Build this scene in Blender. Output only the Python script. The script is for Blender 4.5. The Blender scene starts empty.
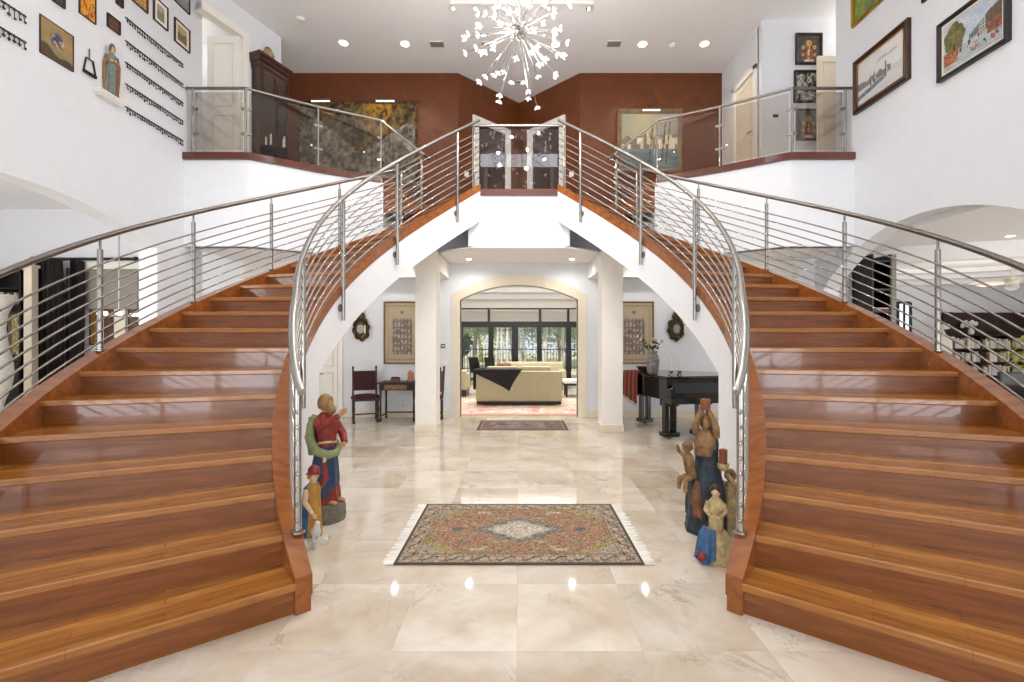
import bpy, bmesh, math, random
from mathutils import Vector, Matrix
PI = math.pi
random.seed(7)
SC = bpy.context.scene
COL = SC.collection
F, HC, CX, CY = 455.0, 1.5, 519.0, 341.0     # focal in pixels of a 1024 wide frame, eye height, vanishing point

def P(px, py, z):
    return ((px-CX)/F*z, z, HC+(CY-py)/F*z)

# ------------------------------------------------------------------ colour / material helpers
def lin(c):
    if isinstance(c, str):
        c = c.lstrip('#'); c = tuple(int(c[i:i+2], 16)/255 for i in (0, 2, 4))
    return tuple((x/12.92 if x <= .04045 else ((x+.055)/1.055)**2.4) for x in c)
def hexa(c): return (*lin(c), 1)

class NT:
    def __init__(s, name):
        m = bpy.data.materials.new(name); m.use_nodes = True
        s.m = m; s.t = m.node_tree; s.t.nodes.clear()
        s.out = s.n('ShaderNodeOutputMaterial')
    def n(s, typ, **kw):
        nd = s.t.nodes.new(typ)
        for k, v in kw.items(): setattr(nd, k, v)
        return nd
    def l(s, a, b): s.t.links.new(a, b)
    def bsdf(s, rough=.5, metal=0, spec=.5):
        b = s.n('ShaderNodeBsdfPrincipled')
        b.inputs['Roughness'].default_value = rough; b.inputs['Metallic'].default_value = metal
        b.inputs['Specular IOR Level'].default_value = spec
        s.l(b.outputs[0], s.out.inputs[0]); s.b = b
        return b
    def coord(s, scale=(1, 1, 1), which='Object', rot=(0, 0, 0), loc=(0, 0, 0)):
        tc = s.n('ShaderNodeTexCoord'); mp = s.n('ShaderNodeMapping')
        mp.inputs['Scale'].default_value = scale; mp.inputs['Rotation'].default_value = rot; mp.inputs['Location'].default_value = loc
        s.l(tc.outputs[which], mp.inputs[0]); return mp.outputs[0]
    def noise(s, vec, scale=5, detail=4, rough=.55, dist=0):
        n = s.n('ShaderNodeTexNoise'); n.inputs['Scale'].default_value = scale; n.inputs['Detail'].default_value = detail
        n.inputs['Roughness'].default_value = rough; n.inputs['Distortion'].default_value = dist
        if vec is not None: s.l(vec, n.inputs['Vector'])
        return n
    def ramp(s, fac, stops):
        r = s.n('ShaderNodeValToRGB'); e = r.color_ramp.elements
        while len(e) < len(stops): e.new(.5)
        for el, (p, c) in zip(e, stops): el.position = p; el.color = hexa(c) if not (isinstance(c, tuple) and len(c) == 4) else c
        s.l(fac, r.inputs[0]); return r
    def mix(s, fac, a, b, mode='MIX'):
        m = s.n('ShaderNodeMix', data_type='RGBA', blend_type=mode)
        for i, v in ((0, fac), (6, a), (7, b)):
            if hasattr(v, 'links'): s.l(v, m.inputs[i])
            elif i == 0: m.inputs[0].default_value = v
            else: m.inputs[i].default_value = hexa(v)
        return m.outputs[2]
    def bump(s, h, strength=.2, dist=.01):
        b = s.n('ShaderNodeBump'); b.inputs['Strength'].default_value = strength; b.inputs['Distance'].default_value = dist
        s.l(h, b.inputs['Height']); s.l(b.outputs[0], s.b.inputs['Normal'])

M = {}
def plain(name, c, rough=.5, metal=0, spec=.5, var=.06, scale=6, bump=0, bscale=60):
    t = NT(name); b = t.bsdf(rough, metal, spec); v = t.coord()
    n = t.noise(v, scale, 3); cc = lin(c)
    lo = tuple(max(0, x*(1-var)) for x in cc)+(1,); hi = tuple(min(1, x*(1+var)) for x in cc)+(1,)
    r = t.ramp(n.outputs['Fac'], [(.3, lo), (.7, hi)]); t.l(r.outputs[0], b.inputs['Base Color'])
    if bump:
        n2 = t.noise(v, bscale, 4); t.bump(n2.outputs['Fac'], bump)
    M[name] = t.m; return t
def wood(name, c1, c2, c3, rough=.25, along='X', planks=0, coat=.5, big=1.0):
    t = NT(name); b = t.bsdf(rough); b.inputs['Coat Weight'].default_value = coat; b.inputs['Coat Roughness'].default_value = .05
    s = {'X': (1.2, 14, 14), 'Y': (14, 1.2, 14), 'Z': (14, 14, 1.2)}[along]
    v = t.coord(tuple(x*big for x in s))
    n = t.noise(v, 1.6, 6, .6, .8)
    r = t.ramp(n.outputs['Fac'], [(.25, c1), (.5, c2), (.78, c3)])
    col = r.outputs[0]
    if planks:
        br = t.n('ShaderNodeTexBrick'); br.offset = .37; br.inputs['Scale'].default_value = 1
        br.inputs['Brick Width'].default_value = .9; br.inputs['Row Height'].default_value = planks
        br.inputs['Mortar Size'].default_value = .0012; br.inputs['Bias'].default_value = 0
        br.inputs['Color1'].default_value = (.52, .46, .40, 1); br.inputs['Color2'].default_value = (1.0, 1.0, .95, 1); br.inputs['Mortar'].default_value = (.3, .25, .2, 1)
        t.l(t.coord(), br.inputs['Vector'])
        col = t.mix(1.0, col, br.outputs[0], 'MULTIPLY')
    t.l(col, b.inputs['Base Color']); M[name] = t.m; return t
def emis(name, c, strength):
    t = NT(name); e = t.n('ShaderNodeEmission'); e.inputs[0].default_value = hexa(c); e.inputs[1].default_value = strength
    t.l(e.outputs[0], t.out.inputs[0]); M[name] = t.m
def glass(name, tint='#ffffff', refl=.5, ior=1.5):
    t = NT(name); fr = t.n('ShaderNodeFresnel'); fr.inputs[0].default_value = ior
    tr = t.n('ShaderNodeBsdfTransparent'); tr.inputs[0].default_value = hexa(tint)
    gl = t.n('ShaderNodeBsdfGlossy'); gl.inputs['Roughness'].default_value = .01
    mx = t.n('ShaderNodeMixShader'); t.l(fr.outputs[0], mx.inputs[0]); t.l(tr.outputs[0], mx.inputs[1]); t.l(gl.outputs[0], mx.inputs[2])
    t.l(mx.outputs[0], t.out.inputs[0]); M[name] = t.m
def vcol(name, rough=.6, coat=0):
    t = NT(name); b = t.bsdf(rough); a = t.n('ShaderNodeVertexColor', layer_name='Col'); t.l(a.outputs[0], b.inputs['Base Color'])
    n = t.noise(t.coord(), 90, 3); t.bump(n.outputs['Fac'], .15, .004); b.inputs['Coat Weight'].default_value = coat
    M[name] = t.m

# ------------------------------------------------------------------ object helpers
def tag(o, label=None, cat=None, group=None, kind=None):
    if label: o['label'] = label
    if cat: o['category'] = cat
    if group: o['group'] = group
    if kind: o['kind'] = kind
    return o
def thing(name, label, cat, loc=(0, 0, 0), rz=0, group=None):
    o = bpy.data.objects.new(name, None); o.empty_display_size = .1; COL.objects.link(o)
    o.location = loc; o.rotation_euler = (0, 0, rz)
    return tag(o, label, cat, group)
def copy_tree(o, parent=None):
    c = o.copy(); COL.objects.link(c); c.parent = parent
    for ch in list(o.children): copy_tree(ch, c)
    return c

class MB:
    """collects faces; build() links ONE mesh object"""
    def __init__(s): s.v = []; s.f = []; s.c = None
    def add(s, vs, fs):
        o = len(s.v); s.v += [tuple(v) for v in vs]; s.f += [tuple(i+o for i in f) for f in fs]; return s
    def box(s, x0, x1, y0, y1, z0, z1, bev=0):
        x0, x1 = min(x0, x1), max(x0, x1); y0, y1 = min(y0, y1), max(y0, y1); z0, z1 = min(z0, z1), max(z0, z1)
        if bev:
            bm = bmesh.new(); bmesh.ops.create_cube(bm, size=1)
            for v in bm.verts: v.co = Vector(((x0+x1)/2+v.co.x*(x1-x0), (y0+y1)/2+v.co.y*(y1-y0), (z0+z1)/2+v.co.z*(z1-z0)))
            bmesh.ops.bevel(bm, geom=bm.edges[:], offset=bev, segments=2, profile=.5, affect='EDGES')
            bm.verts.index_update(); r = s.add([v.co for v in bm.verts], [[v.index for v in f.verts] for f in bm.faces]); bm.free(); return r
        vs = [(x0, y0, z0), (x1, y0, z0), (x1, y1, z0), (x0, y1, z0), (x0, y0, z1), (x1, y0, z1), (x1, y1, z1), (x0, y1, z1)]
        return s.add(vs, [(0, 3, 2, 1), (4, 5, 6, 7), (0, 1, 5, 4), (1, 2, 6, 5), (2, 3, 7, 6), (3, 0, 4, 7)])
    def bar(s, a, b, w, h, up=(0, 0, 1)):
        a = Vector(a); b = Vector(b); d = (b-a).normalized(); up = Vector(up)
        x = d.cross(up)
        if x.length < 1e-4: x = d.cross(Vector((1, 0, 0)))
        x.normalize(); y = x.cross(d)
        vs = []
        for p in (a, b):
            for sx, sy in ((-1, -1), (1, -1), (1, 1), (-1, 1)): vs.append(p+x*(sx*w/2)+y*(sy*h/2))
        return s.add(vs, [(0, 1, 2, 3), (7, 6, 5, 4), (0, 4, 5, 1), (1, 5, 6, 2), (2, 6, 7, 3), (3, 7, 4, 0)])
    def tube(s, pts, r, n=10, cap=True):
        pts = [Vector(p) for p in pts]; k = len(pts); rs = r if isinstance(r, (list, tuple)) else [r]*k
        vs = []; prev = None
        for i, p in enumerate(pts):
            t = (pts[min(i+1, k-1)]-pts[max(i-1, 0)]).normalized()
            if prev is None:
                a = t.cross(Vector((0, 0, 1)))
                if a.length < 1e-3: a = t.cross(Vector((1, 0, 0)))
            else: a = prev-t*prev.dot(t)
            a.normalize(); prev = a; b = t.cross(a)
            for j in range(n):
                w = 2*PI*j/n; vs.append(p+(a*math.cos(w)+b*math.sin(w))*rs[i])
        fs = [(i*n+j, i*n+(j+1) % n, (i+1)*n+(j+1) % n, (i+1)*n+j) for i in range(k-1) for j in range(n)]
        if cap: fs += [tuple(range(n-1, -1, -1)), tuple((k-1)*n+j for j in range(n))]
        return s.add(vs, fs)
    def lathe(s, prof, c=(0, 0, 0), n=24, sx=1, sy=1):
        vs = []; k = len(prof)
        for r, z in prof:
            for j in range(n):
                w = 2*PI*j/n; vs.append((c[0]+r*sx*math.cos(w), c[1]+r*sy*math.sin(w), c[2]+z))
        fs = [(i*n+j, i*n+(j+1) % n, (i+1)*n+(j+1) % n, (i+1)*n+j) for i in range(k-1) for j in range(n)]
        fs += [tuple(range(n-1, -1, -1)), tuple((k-1)*n+j for j in range(n))]
        return s.add(vs, fs)
    def ball(s, c, r, n=14, sx=1, sy=1, sz=1):
        prof = [(r*math.sin(PI*i/(n//2+2)), -r*sz*math.cos(PI*i/(n//2+2))) for i in range(1, n//2+2)]
        return s.lathe(prof, c, n, sx, sy)
    def prism(s, poly, z0, z1):
        n = len(poly)
        if sum(poly[i][0]*poly[(i+1) % n][1]-poly[(i+1) % n][0]*poly[i][1] for i in range(n)) < 0: poly = poly[::-1]
        vs = [(x, y, z0) for x, y in poly]+[(x, y, z1) for x, y in poly]
        return s.add(vs, [tuple(range(n-1, -1, -1)), tuple(range(n, 2*n))]+[(i, (i+1) % n, (i+1) % n+n, i+n) for i in range(n)])
    def plate(s, poly, y0, y1):
        """polygon in (x,z), extruded along y"""
        n = len(poly)
        if sum(poly[i][0]*poly[(i+1) % n][1]-poly[(i+1) % n][0]*poly[i][1] for i in range(n)) > 0: poly = poly[::-1]
        vs = [(x, y0, z) for x, z in poly]+[(x, y1, z) for x, z in poly]
        return s.add(vs, [tuple(range(n-1, -1, -1)), tuple(range(n, 2*n))]+[(i, (i+1) % n, (i+1) % n+n, i+n) for i in range(n)])
    def strip(s, rails, closed=False):
        """rails: list of point lists of equal length; faces between consecutive rails (closed profile) + end caps"""
        k = len(rails); m = len(rails[0]); vs = [p for r in rails for p in r]
        fs = []
        for i in range(k if closed else k-1):
            a = i*m; b = ((i+1) % k)*m
            for j in range(m-1): fs.append((a+j, a+j+1, b+j+1, b+j))
        if closed: fs += [tuple(i*m for i in range(k)), tuple(i*m+m-1 for i in range(k-1, -1, -1))]
        return s.add(vs, fs)
    def loft(s, rings, cap=True):
        n = len(rings[0]); k = len(rings); vs = [p for r in rings for p in r]
        fs = [(i*n+j, i*n+(j+1) % n, (i+1)*n+(j+1) % n, (i+1)*n+j) for i in range(k-1) for j in range(n)]
        if cap: fs += [tuple(range(n-1, -1, -1)), tuple((k-1)*n+j for j in range(n))]
        return s.add(vs, fs)
    def xf(s, m):
        s.v = [tuple(m @ Vector(v)) for v in s.v]; return s
    def build(s, name, m, parent=None, world=False, smooth=None, bevel=0, origin=None, sub=0, recalc=True):
        off = Vector((0, 0, 0))
        if parent is not None and world:
            off = Vector(parent.location)
            if parent.parent is not None: off = off+Vector(parent.parent.location)
        if origin is not None: off = Vector(origin)
        me = bpy.data.meshes.new(name)
        me.from_pydata([tuple(Vector(v)-off) for v in s.v], [], s.f)
        if recalc:
            bm = bmesh.new(); bm.from_mesh(me); bmesh.ops.recalc_face_normals(bm, faces=bm.faces); bm.to_mesh(me); bm.free()
        me.materials.append(M[m] if isinstance(m, str) else m)
        if smooth:
            me.shade_smooth()
            if smooth is not True: me.set_sharp_from_angle(angle=math.radians(smooth))
        o = bpy.data.objects.new(name, me); COL.objects.link(o)
        if parent is not None: o.parent = parent
        if origin is not None: o.location = off
        if bevel:
            b = o.modifiers.new('b', 'BEVEL'); b.width = bevel; b.segments = 2; b.limit_method = 'ANGLE'; b.angle_limit = math.radians(40)
        if sub:
            b = o.modifiers.new('s', 'SUBSURF'); b.levels = sub; b.render_levels = sub
        return o
def grid_paint(name, w, h, nx, ny, fn, mat, parent=None, loc=(0, 0, 0), flat=False):
    """canvas of w x h, front towards -Y (or up when flat), painted by fn(u, v) -> sRGB"""
    me = bpy.data.meshes.new(name); vs = []; cs = []
    for j in range(ny+1):
        for i in range(nx+1):
            u, v = i/nx, j/ny
            vs.append(((u-.5)*w, (v-.5)*h, 0) if flat else ((u-.5)*w, 0, (v-.5)*h)); cs.append((*lin(fn(u, v)), 1))
    fs = [(j*(nx+1)+i, j*(nx+1)+i+1, (j+1)*(nx+1)+i+1, (j+1)*(nx+1)+i) for j in range(ny) for i in range(nx)]
    # a thin back so that the canvas has thickness
    b = len(vs); th = -.006 if flat else .008
    for i, j in ((0, 0), (nx, 0), (nx, ny), (0, ny)):
        x, y, z = vs[j*(nx+1)+i]; vs.append((x, y, z+th) if flat else (x, y+th, z)); cs.append(cs[j*(nx+1)+i])
    c0, c1, c2, c3 = 0, nx, ny*(nx+1)+nx, ny*(nx+1)
    fs += [(b+3, b+2, b+1, b), (c1, c0, b, b+1), (c2, c1, b+1, b+2), (c3, c2, b+2, b+3), (c0, c3, b+3, b)]
    me.from_pydata(vs, [], fs)
    ca = me.color_attributes.new('Col', 'FLOAT_COLOR', 'POINT')
    ca.data.foreach_set('color', [x for c in cs for x in c])
    me.materials.append(M[mat]); o = bpy.data.objects.new(name, me); COL.objects.link(o)
    o.parent = parent; o.location = loc
    return o
def mixc(a, b, t):
    t = max(0, min(1, t)); return tuple(x*(1-t)+y*t for x, y in zip(a, b))
def h2(s):
    s = s.lstrip('#'); return tuple(int(s[i:i+2], 16)/255 for i in (0, 2, 4))
def hsh(i, j=0, k=0):
    x = math.sin(i*127.1+j*311.7+k*74.7)*43758.5453; return x-math.floor(x)
def vn(x, y, seed=0):
    xi, yi = math.floor(x), math.floor(y); fx, fy = x-xi, y-yi; fx = fx*fx*(3-2*fx); fy = fy*fy*(3-2*fy)
    a = hsh(xi, yi, seed); b = hsh(xi+1, yi, seed); c = hsh(xi, yi+1, seed); d = hsh(xi+1, yi+1, seed)
    return (a*(1-fx)+b*fx)*(1-fy)+(c*(1-fx)+d*fx)*fy
def fbm(x, y, seed=0):
    return .5*vn(x, y, seed)+.3*vn(x*2.1, y*2.1, seed+1)+.2*vn(x*4.3, y*4.3, seed+2)

# ------------------------------------------------------------------ materials
plain('wall_white', '#e3e5ea', .55, var=.015, bump=.04, bscale=140)
plain('trim_white', '#f0ece4', .4, var=.015)
plain('cream', '#e6dac6', .45, var=.03)
plain('ceiling_white', '#f5f5f6', .7, var=.01)
plain('steel', '#a8a5a0', .24, 1, var=.04)
plain('steel_dark', '#8b8580', .3, 1, var=.06)
plain('black', '#0d0c0c', .35, var=.2)
plain('piano_black', '#040404', .07, var=.1)
plain('black_matte', '#131110', .75, var=.25)
plain('iron', '#1b1917', .5, .4, var=.3)
plain('gold', '#b08a3a', .35, .85, var=.2, scale=14, bump=.2)
plain('bronze', '#4a3d22', .45, .6, var=.45, scale=25, bump=.5, bscale=40)
plain('mahogany', '#3a1a0e', .28, var=.25, scale=9)
plain('dark_wood', '#2a1610', .4, var=.3, scale=9)
plain('fascia_white', '#eeeff3', .5, var=.01)
glass('glass'); glass('smoked_glass', '#f2efec')
vcol('paint', .55); vcol('rug_pile', .95)
emis('lamp_white', '#fff4e2', 14); emis('bulb', '#fff8ee', 5); emis('candle_flame', '#ffd79a', 3)
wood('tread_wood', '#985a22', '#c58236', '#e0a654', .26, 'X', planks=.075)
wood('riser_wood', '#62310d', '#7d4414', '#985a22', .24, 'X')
wood('stringer_wood', '#723c14', '#8c4e1b', '#a46228', .25, 'X', coat=.3, big=.6)
wood('trim_wood', '#481e12', '#5e2a18', '#713622', .28, 'X', big=.6)
# terracotta wall, brushed plaster
t = NT('terracotta'); b = t.bsdf(.42); v = t.coord()
n = t.noise(v, 3, 6, .65, 1.2); r = t.ramp(n.outputs['Fac'], [(.25, '#58290c'), (.55, '#69340e'), (.8, '#7a4314')]); t.l(r.outputs[0], b.inputs['Base Color'])
n2 = t.noise(v, 22, 5, .6, 1.5); t.bump(n2.outputs['Fac'], .35, .02); M['terracotta'] = t.m
# marble floor
t = NT('marble'); b = t.bsdf(.045, spec=.7); v = t.coord(loc=(.01, .24, 0))
br = t.n('ShaderNodeTexBrick'); br.offset = 0; br.inputs['Scale'].default_value = 1
for k_, v_ in (('Brick Width', .61), ('Row Height', .61), ('Mortar Size', .0011), ('Mortar Smooth', .3), ('Bias', 0)): br.inputs[k_].default_value = v_
br.inputs['Color1'].default_value = (.80, .78, .75, 1); br.inputs['Color2'].default_value = (1, 1, 1, 1); br.inputs['Mortar'].default_value = (.74, .70, .65, 1)
t.l(v, br.inputs['Vector'])
# per-tile shift of the veining
wn = t.n('ShaderNodeTexWhiteNoise', noise_dimensions='3D'); sn = t.n('ShaderNodeVectorMath', operation='SNAP'); sn.inputs[1].default_value = (.61, .61, 10)
t.l(v, sn.inputs[0]); t.l(sn.outputs[0], wn.inputs['Vector'])
sc = t.n('ShaderNodeVectorMath', operation='MULTIPLY_ADD'); sc.inputs[1].default_value = (7, 7, 7); t.l(wn.outputs['Color'], sc.inputs[0]); t.l(v, sc.inputs[2])
n = t.noise(sc.outputs[0], 1.5, 6, .6, .6)
r = t.ramp(n.outputs['Fac'], [(.3, '#cbb9a2'), (.46, '#dacbb8'), (.6, '#e6dccf'), (.78, '#cfbda6')])
n3 = t.noise(sc.outputs[0], 1.1, 8, .7, 1.6); r3 = t.ramp(n3.outputs['Fac'], [(.478, (0, 0, 0, 1)), (.498, (1, 1, 1, 1)), (.518, (0, 0, 0, 1))])
n4 = t.noise(sc.outputs[0], 2.2, 3, .5, 0); r4 = t.ramp(n4.outputs['Fac'], [(.48, (0, 0, 0, 1)), (.68, (.6, .6, .6, 1))])
vf = t.mix(1.0, r3.outputs[0], r4.outputs[0], 'MULTIPLY')
c1 = t.mix(vf, r.outputs[0], '#86766a'); c2 = t.mix(1.0, c1, br.outputs[0], 'MULTIPLY'); t.l(c2, b.inputs['Base Color'])
M['marble'] = t.m
# ---- more materials
plain('jar_glaze', '#a9895e', .3, var=.6, scale=20); plain('vent_grey', '#c4c3c1', .5); plain('gold_wood', '#7d6240', .4, var=.25, scale=10)
t_ = NT('door_glass'); b_ = t_.bsdf(.03, spec=.8); b_.inputs['Base Color'].default_value = hexa('#3b241a'); M['door_glass'] = t_.m

for nm, c, rg, vr in (('skin', '#b07f55', .5, .15), ('skin_pale', '#d8b690', .5, .15), ('paint_red', '#84261e', .42, .45), ('paint_blue', '#1c3a5c', .45, .35), ('paint_bright_blue', '#315a82', .45, .4),
                      ('paint_green', '#8a8f62', .5, .25), ('paint_yellow', '#b08238', .5, .25), ('hair_brown', '#8a6a42', .6, .3), ('hair_dark', '#33241a', .6, .3), ('stone', '#6f6a5a', .7, .35), ('plaster_rock', '#c9c2b4', .7, .25),
                      ('cream_paint', '#b9a274', .55, .4), ('worn_blue', '#24303a', .55, .6), ('worn_wood', '#86653f', .6, .5), ('worn_brown', '#7a5238', .6, .45), ('wax', '#efe6d0', .5, .04), ('brown_wax', '#8a4a2c', .45, .15), ('white_paint', '#dcd8d0', .5, .1)):
    plain(nm, c, rg, var=vr, scale=22, bump=.25, bscale=60)
plain('burgundy', '#3a1013', .75, var=.25); plain('fringe_white', '#f0ebe2', .8); plain('leather_cream', '#b0a684', .45, var=.05); plain('white_fabric', '#e6e2da', .7)
plain('terracotta_pink', '#b98468', .6, var=.25, scale=18); plain('vase_grey', '#7d7878', .45, var=.5, scale=25); plain('pink_petal', '#d9b5ac', .6)
for nm, c in (('leaf_grey', '#a9b496'), ('leaf_dark', '#2f4a24'), ('leaf_mid', '#7d9c40'), ('leaf_yellow', '#c2c83e')):
    t = plain(nm, c, .55, var=.3, scale=2); tl = t.n('ShaderNodeBsdfTranslucent'); tl.inputs[0].default_value = hexa(c); mx = t.n('ShaderNodeMixShader'); mx.inputs[0].default_value = .45; t.l(t.b.outputs[0], mx.inputs[1]); t.l(tl.outputs[0], mx.inputs[2]); t.l(mx.outputs[0], t.out.inputs[0])
plain('bark_white', '#d9d2c4', .8, var=.2, scale=8); plain('bark_pale', '#9a8d78', .8, var=.25, scale=8); plain('panel_grey', '#8f8a82', .6); plain('saint_robe', '#6f7770', .6, var=.3, scale=20)
plain('curtain_black', '#1c1514', .8, var=.5, scale=16, bump=.3, bscale=30); plain('garden_ground', '#b8b49a', .9, var=.25, scale=.8)
emis('spot_lamp', '#fff2d8', 60); emis('sky_pane', '#eef4ff', 2.2)
t = NT('red_stripe'); b = t.bsdf(.75); v = t.coord(); wv = t.n('ShaderNodeTexWave', bands_direction='Y'); wv.inputs['Scale'].default_value = 2.2; wv.inputs['Distortion'].default_value = .4; t.l(v, wv.inputs[0]); r = t.ramp(wv.outputs['Fac'], [(.2, '#5e1512'), (.5, '#86241d'), (.75, '#3d0d0d'), (.9, '#94542a')]); t.l(r.outputs[0], b.inputs['Base Color']); M['red_stripe'] = t.m
emis('day_pane', '#f2f6ff', 9); emis('side_pane', '#f4f6fa', 13); plain('duct_grey', '#9a9998', .7)
t = NT('blind_cloth'); d_ = t.n('ShaderNodeBsdfDiffuse'); d_.inputs[0].default_value = hexa('#e8e6e0'); tl = t.n('ShaderNodeBsdfTranslucent'); tl.inputs[0].default_value = hexa('#f2efe8'); mx = t.n('ShaderNodeMixShader'); mx.inputs[0].default_value = .6; t.l(d_.outputs[0], mx.inputs[1]); t.l(tl.outputs[0], mx.inputs[2]); t.l(mx.outputs[0], t.out.inputs[0]); M['blind_cloth'] = t.m
# ================================================================== SETTING
WX, WT = 5.36, .27
HCEIL = 7.39
ZB = 8.95          # lower back wall
R_ = .18
LV = 22*R_         # 3.96 platform
LG = 25*R_         # 4.50 gallery
def struct(o): return tag(o, kind='structure')
struct(MB().box(-14, 14, -2.4, 18.2, -.12, 0).build('floor', 'marble'))

def arch_wall(name, sgn, yc, half, spring, R, apex):
    # wall slab in (y, z) with an arched opening, extruded in x
    y0, y1, top = -2.2, 7.7, 8.7
    n = 24
    arc = []
    for i in range(n+1):
        yy = yc-half+2*half*i/n; d = yy-yc
        zz = apex-(R-math.sqrt(R*R-d*d)); arc.append((yy, zz))
    mb = MB(); x0, x1 = sgn*WX, sgn*(WX+WT)
    def slab(poly):
        k = len(poly); vs = [(x0, y, z) for y, z in poly]+[(x1, y, z) for y, z in poly]
        mb.add(vs, [tuple(range(k)), tuple(range(2*k-1, k-1, -1))]+[(i, (i+1) % k, (i+1) % k+k, i+k) for i in range(k)])
    poly = [(y0, 0), (yc-half, 0)]+arc+[(yc+half, 0), (max(y1, yc+half+.25), 0), (max(y1, yc+half+.25), 2.95), (y1, 2.95), (y1, top), (y0, top)]
    q = [poly[0]]
    for p in poly[1:]:
        if (abs(p[0]-q[-1][0])+abs(p[1]-q[-1][1])) > 1e-5: q.append(p)
    slab(q)
    return struct(mb.build(name, 'wall_white', smooth=30))
arch_wall('wall_left', -1, 4.95, 1.79, 2.87, 4.5, 3.25)
arch_wall('wall_right', 1, 6.1, 1.9, 2.40, 2.7, 3.21)
# lower back wall with the arched opening, cream surround
def arc_pts(half, z_spring, z_apex, n=20):
    rise = z_apex-z_spring; R = (half*half+rise*rise)/(2*rise); zc = z_apex-R
    return [(-half+2*half*i/n, zc+math.sqrt(R*R-(-half+2*half*i/n)**2)) for i in range(n+1)]
ain = arc_pts(1.155, 2.31, 2.60); aout = arc_pts(1.33, 2.40, 2.81)
def over(arc, X, top, y0, y1, mb):
    poly = [(-X, 0), (arc[0][0], 0)]+arc+[(arc[-1][0], 0), (X, 0), (X, top), (-X, top)]
    mb.plate(poly, y0, y1)
mb = MB(); poly_ = [(-10.5, 0), (ain[0][0], 0)]+ain+[(ain[-1][0], 0), (7.32, 0), (7.32, 3.8), (-10.5, 3.8)]; mb.plate(poly_, ZB, ZB+.16); struct(mb.build('wall_back', 'wall_white', smooth=30))
mb = MB(); mb.plate([(-1.33, 0), (-1.155, 0)]+ain+[(1.155, 0), (1.33, 0)]+aout[::-1], ZB-.03, ZB+.19)
struct(mb.build('trim_1', 'cream', smooth=30))
# baseboards on the lower back wall
for nm, xa, xb in (('baseboard_left', -5.36, -1.36), ('baseboard_right', 1.36, 5.36)):
    struct(MB().box(xa, xb, ZB-.02, ZB, 0, .13, .004).build(nm, 'cream'))
for nm, s in (('baseboard_left_side', -1), ('baseboard_right_side', 1)):
    struct(MB().box(s*WX, s*(WX-.02), -2, 3.0 if s < 0 else 4.1, 0, .13, .004).build(nm, 'trim_white'))
# ---- upper floor: platform (level LV) and the two galleries (level LG)
top_in, top_out = (.76, 7.41), (1.65, 8.3)
plat = [(-.76, 7.41), (.76, 7.41), (1.65, 8.3), (1.82, 8.41), (1.82, 10.1), (0, 11.5), (-1.82, 10.1), (-1.82, 8.41), (-1.65, 8.3)]
struct(MB().prism(plat, LV-.06, LV).build('floor_upper', 'trim_wood'))
mb = MB(); mb.box(-.83, .83, 7.42, 7.6, 3.05, LV-.09)
struct(mb.build('trim_2', 'fascia_white', bevel=.004))
struct(MB().box(-.84, .84, 7.385, 7.62, LV-.09, LV+.012, .006).build('trim_3', 'trim_wood'))
def gallery(s):
    side = 'left' if s < 0 else 'right'
    ctrl = [(5.36, 7.26), (4.42, 7.26), (4.3, 7.275), (3.9, 7.53), (3.46, 7.83), (3.0, 8.08), (2.52, 8.32)]
    edge = [(s*x, y) for x, y in ctrl]
    back = [(s*2.52, 10.05), (s*7.6, 10.05), (s*7.6, 7.72), (s*5.36, 7.72)]
    struct(MB().prism(edge+back, LG-.1, LG-.005).build('floor_gallery_'+side, 'cream'))
    # fascia wall under the edge
    rails = []
    def off(d, z):
        pts = []
        for i, (x, y) in enumerate(edge):
            a = edge[max(i-1, 0)]; b = edge[min(i+1, len(edge)-1)]
            tx, ty = b[0]-a[0], b[1]-a[1]; L = math.hypot(tx, ty); nx, ny = -ty/L*s, tx/L*s
            if ny < 0: nx, ny = -nx, -ny
            pts.append((x+nx*d, y+ny*d, z))
        return pts
    mb = MB(); mb.strip([off(.02, 3.02), off(.02, LG-.1), off(.2, LG-.1), off(.2, 3.02)], closed=True)
    struct(mb.build('trim_4' if s < 0 else 'trim_5', 'fascia_white', smooth=40))
    mb = MB(); mb.strip([off(-.02, LG-.1), off(-.02, LG+.01), off(.25, LG+.01), off(.25, LG-.1)], closed=True)
    struct(mb.build('trim_6' if s < 0 else 'trim_7', 'trim_wood', smooth=40))
    # end wall of the gallery slab towards the platform + the soffit below the gallery
    mb = MB(); mb.prism([(s*2.5, 8.36), (s*2.6, 8.36), (s*2.6, 9.0), (s*2.5, 9.0)], 3.02, LG-.1); mb.box(s*2.5, s*2.56, 9.0, 10.05, 3.5, LG-.1)
    struct(mb.build('trim_8' if s < 0 else 'trim_9', 'fascia_white'))
    low = [(s*(x), y+.1) for x, y in ctrl]+[(s*2.0, 8.5), (s*2.0, ZB+.1), (s*5.4, ZB+.1)]
    struct(MB().prism(low, 3.02, 3.1).build('ceiling_lower_'+side, 'ceiling_white'))
    # three steps up from the platform to the gallery
    st = thing('gallery_steps', 'short wooden flight of three steps from the landing up to the %s gallery' % side, 'stairs', (s*2.17, 9.2, LV))
    for i in range(3):
        xa = 1.82+.235*i
        MB().box(s*xa-s*.02, s*(xa+.255), 8.37+.0*i, 10.02, LV+R_*(i+1)-.035, LV+R_*(i+1), .006).build('tread', 'trim_wood', st, True)
        MB().box(s*xa, s*(xa+.02), 8.39, 10.02, LV+R_*i, LV+R_*(i+1)-.035).build('riser', 'riser_wood', st, True)
        MB().box(s*xa, s*(xa+.235), 8.38, 8.42, LV-.1, LV+R_*(i+1)-.035).build('end_panel', 'riser_wood', st, True)
for s in (-1, 1): gallery(s)
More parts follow.
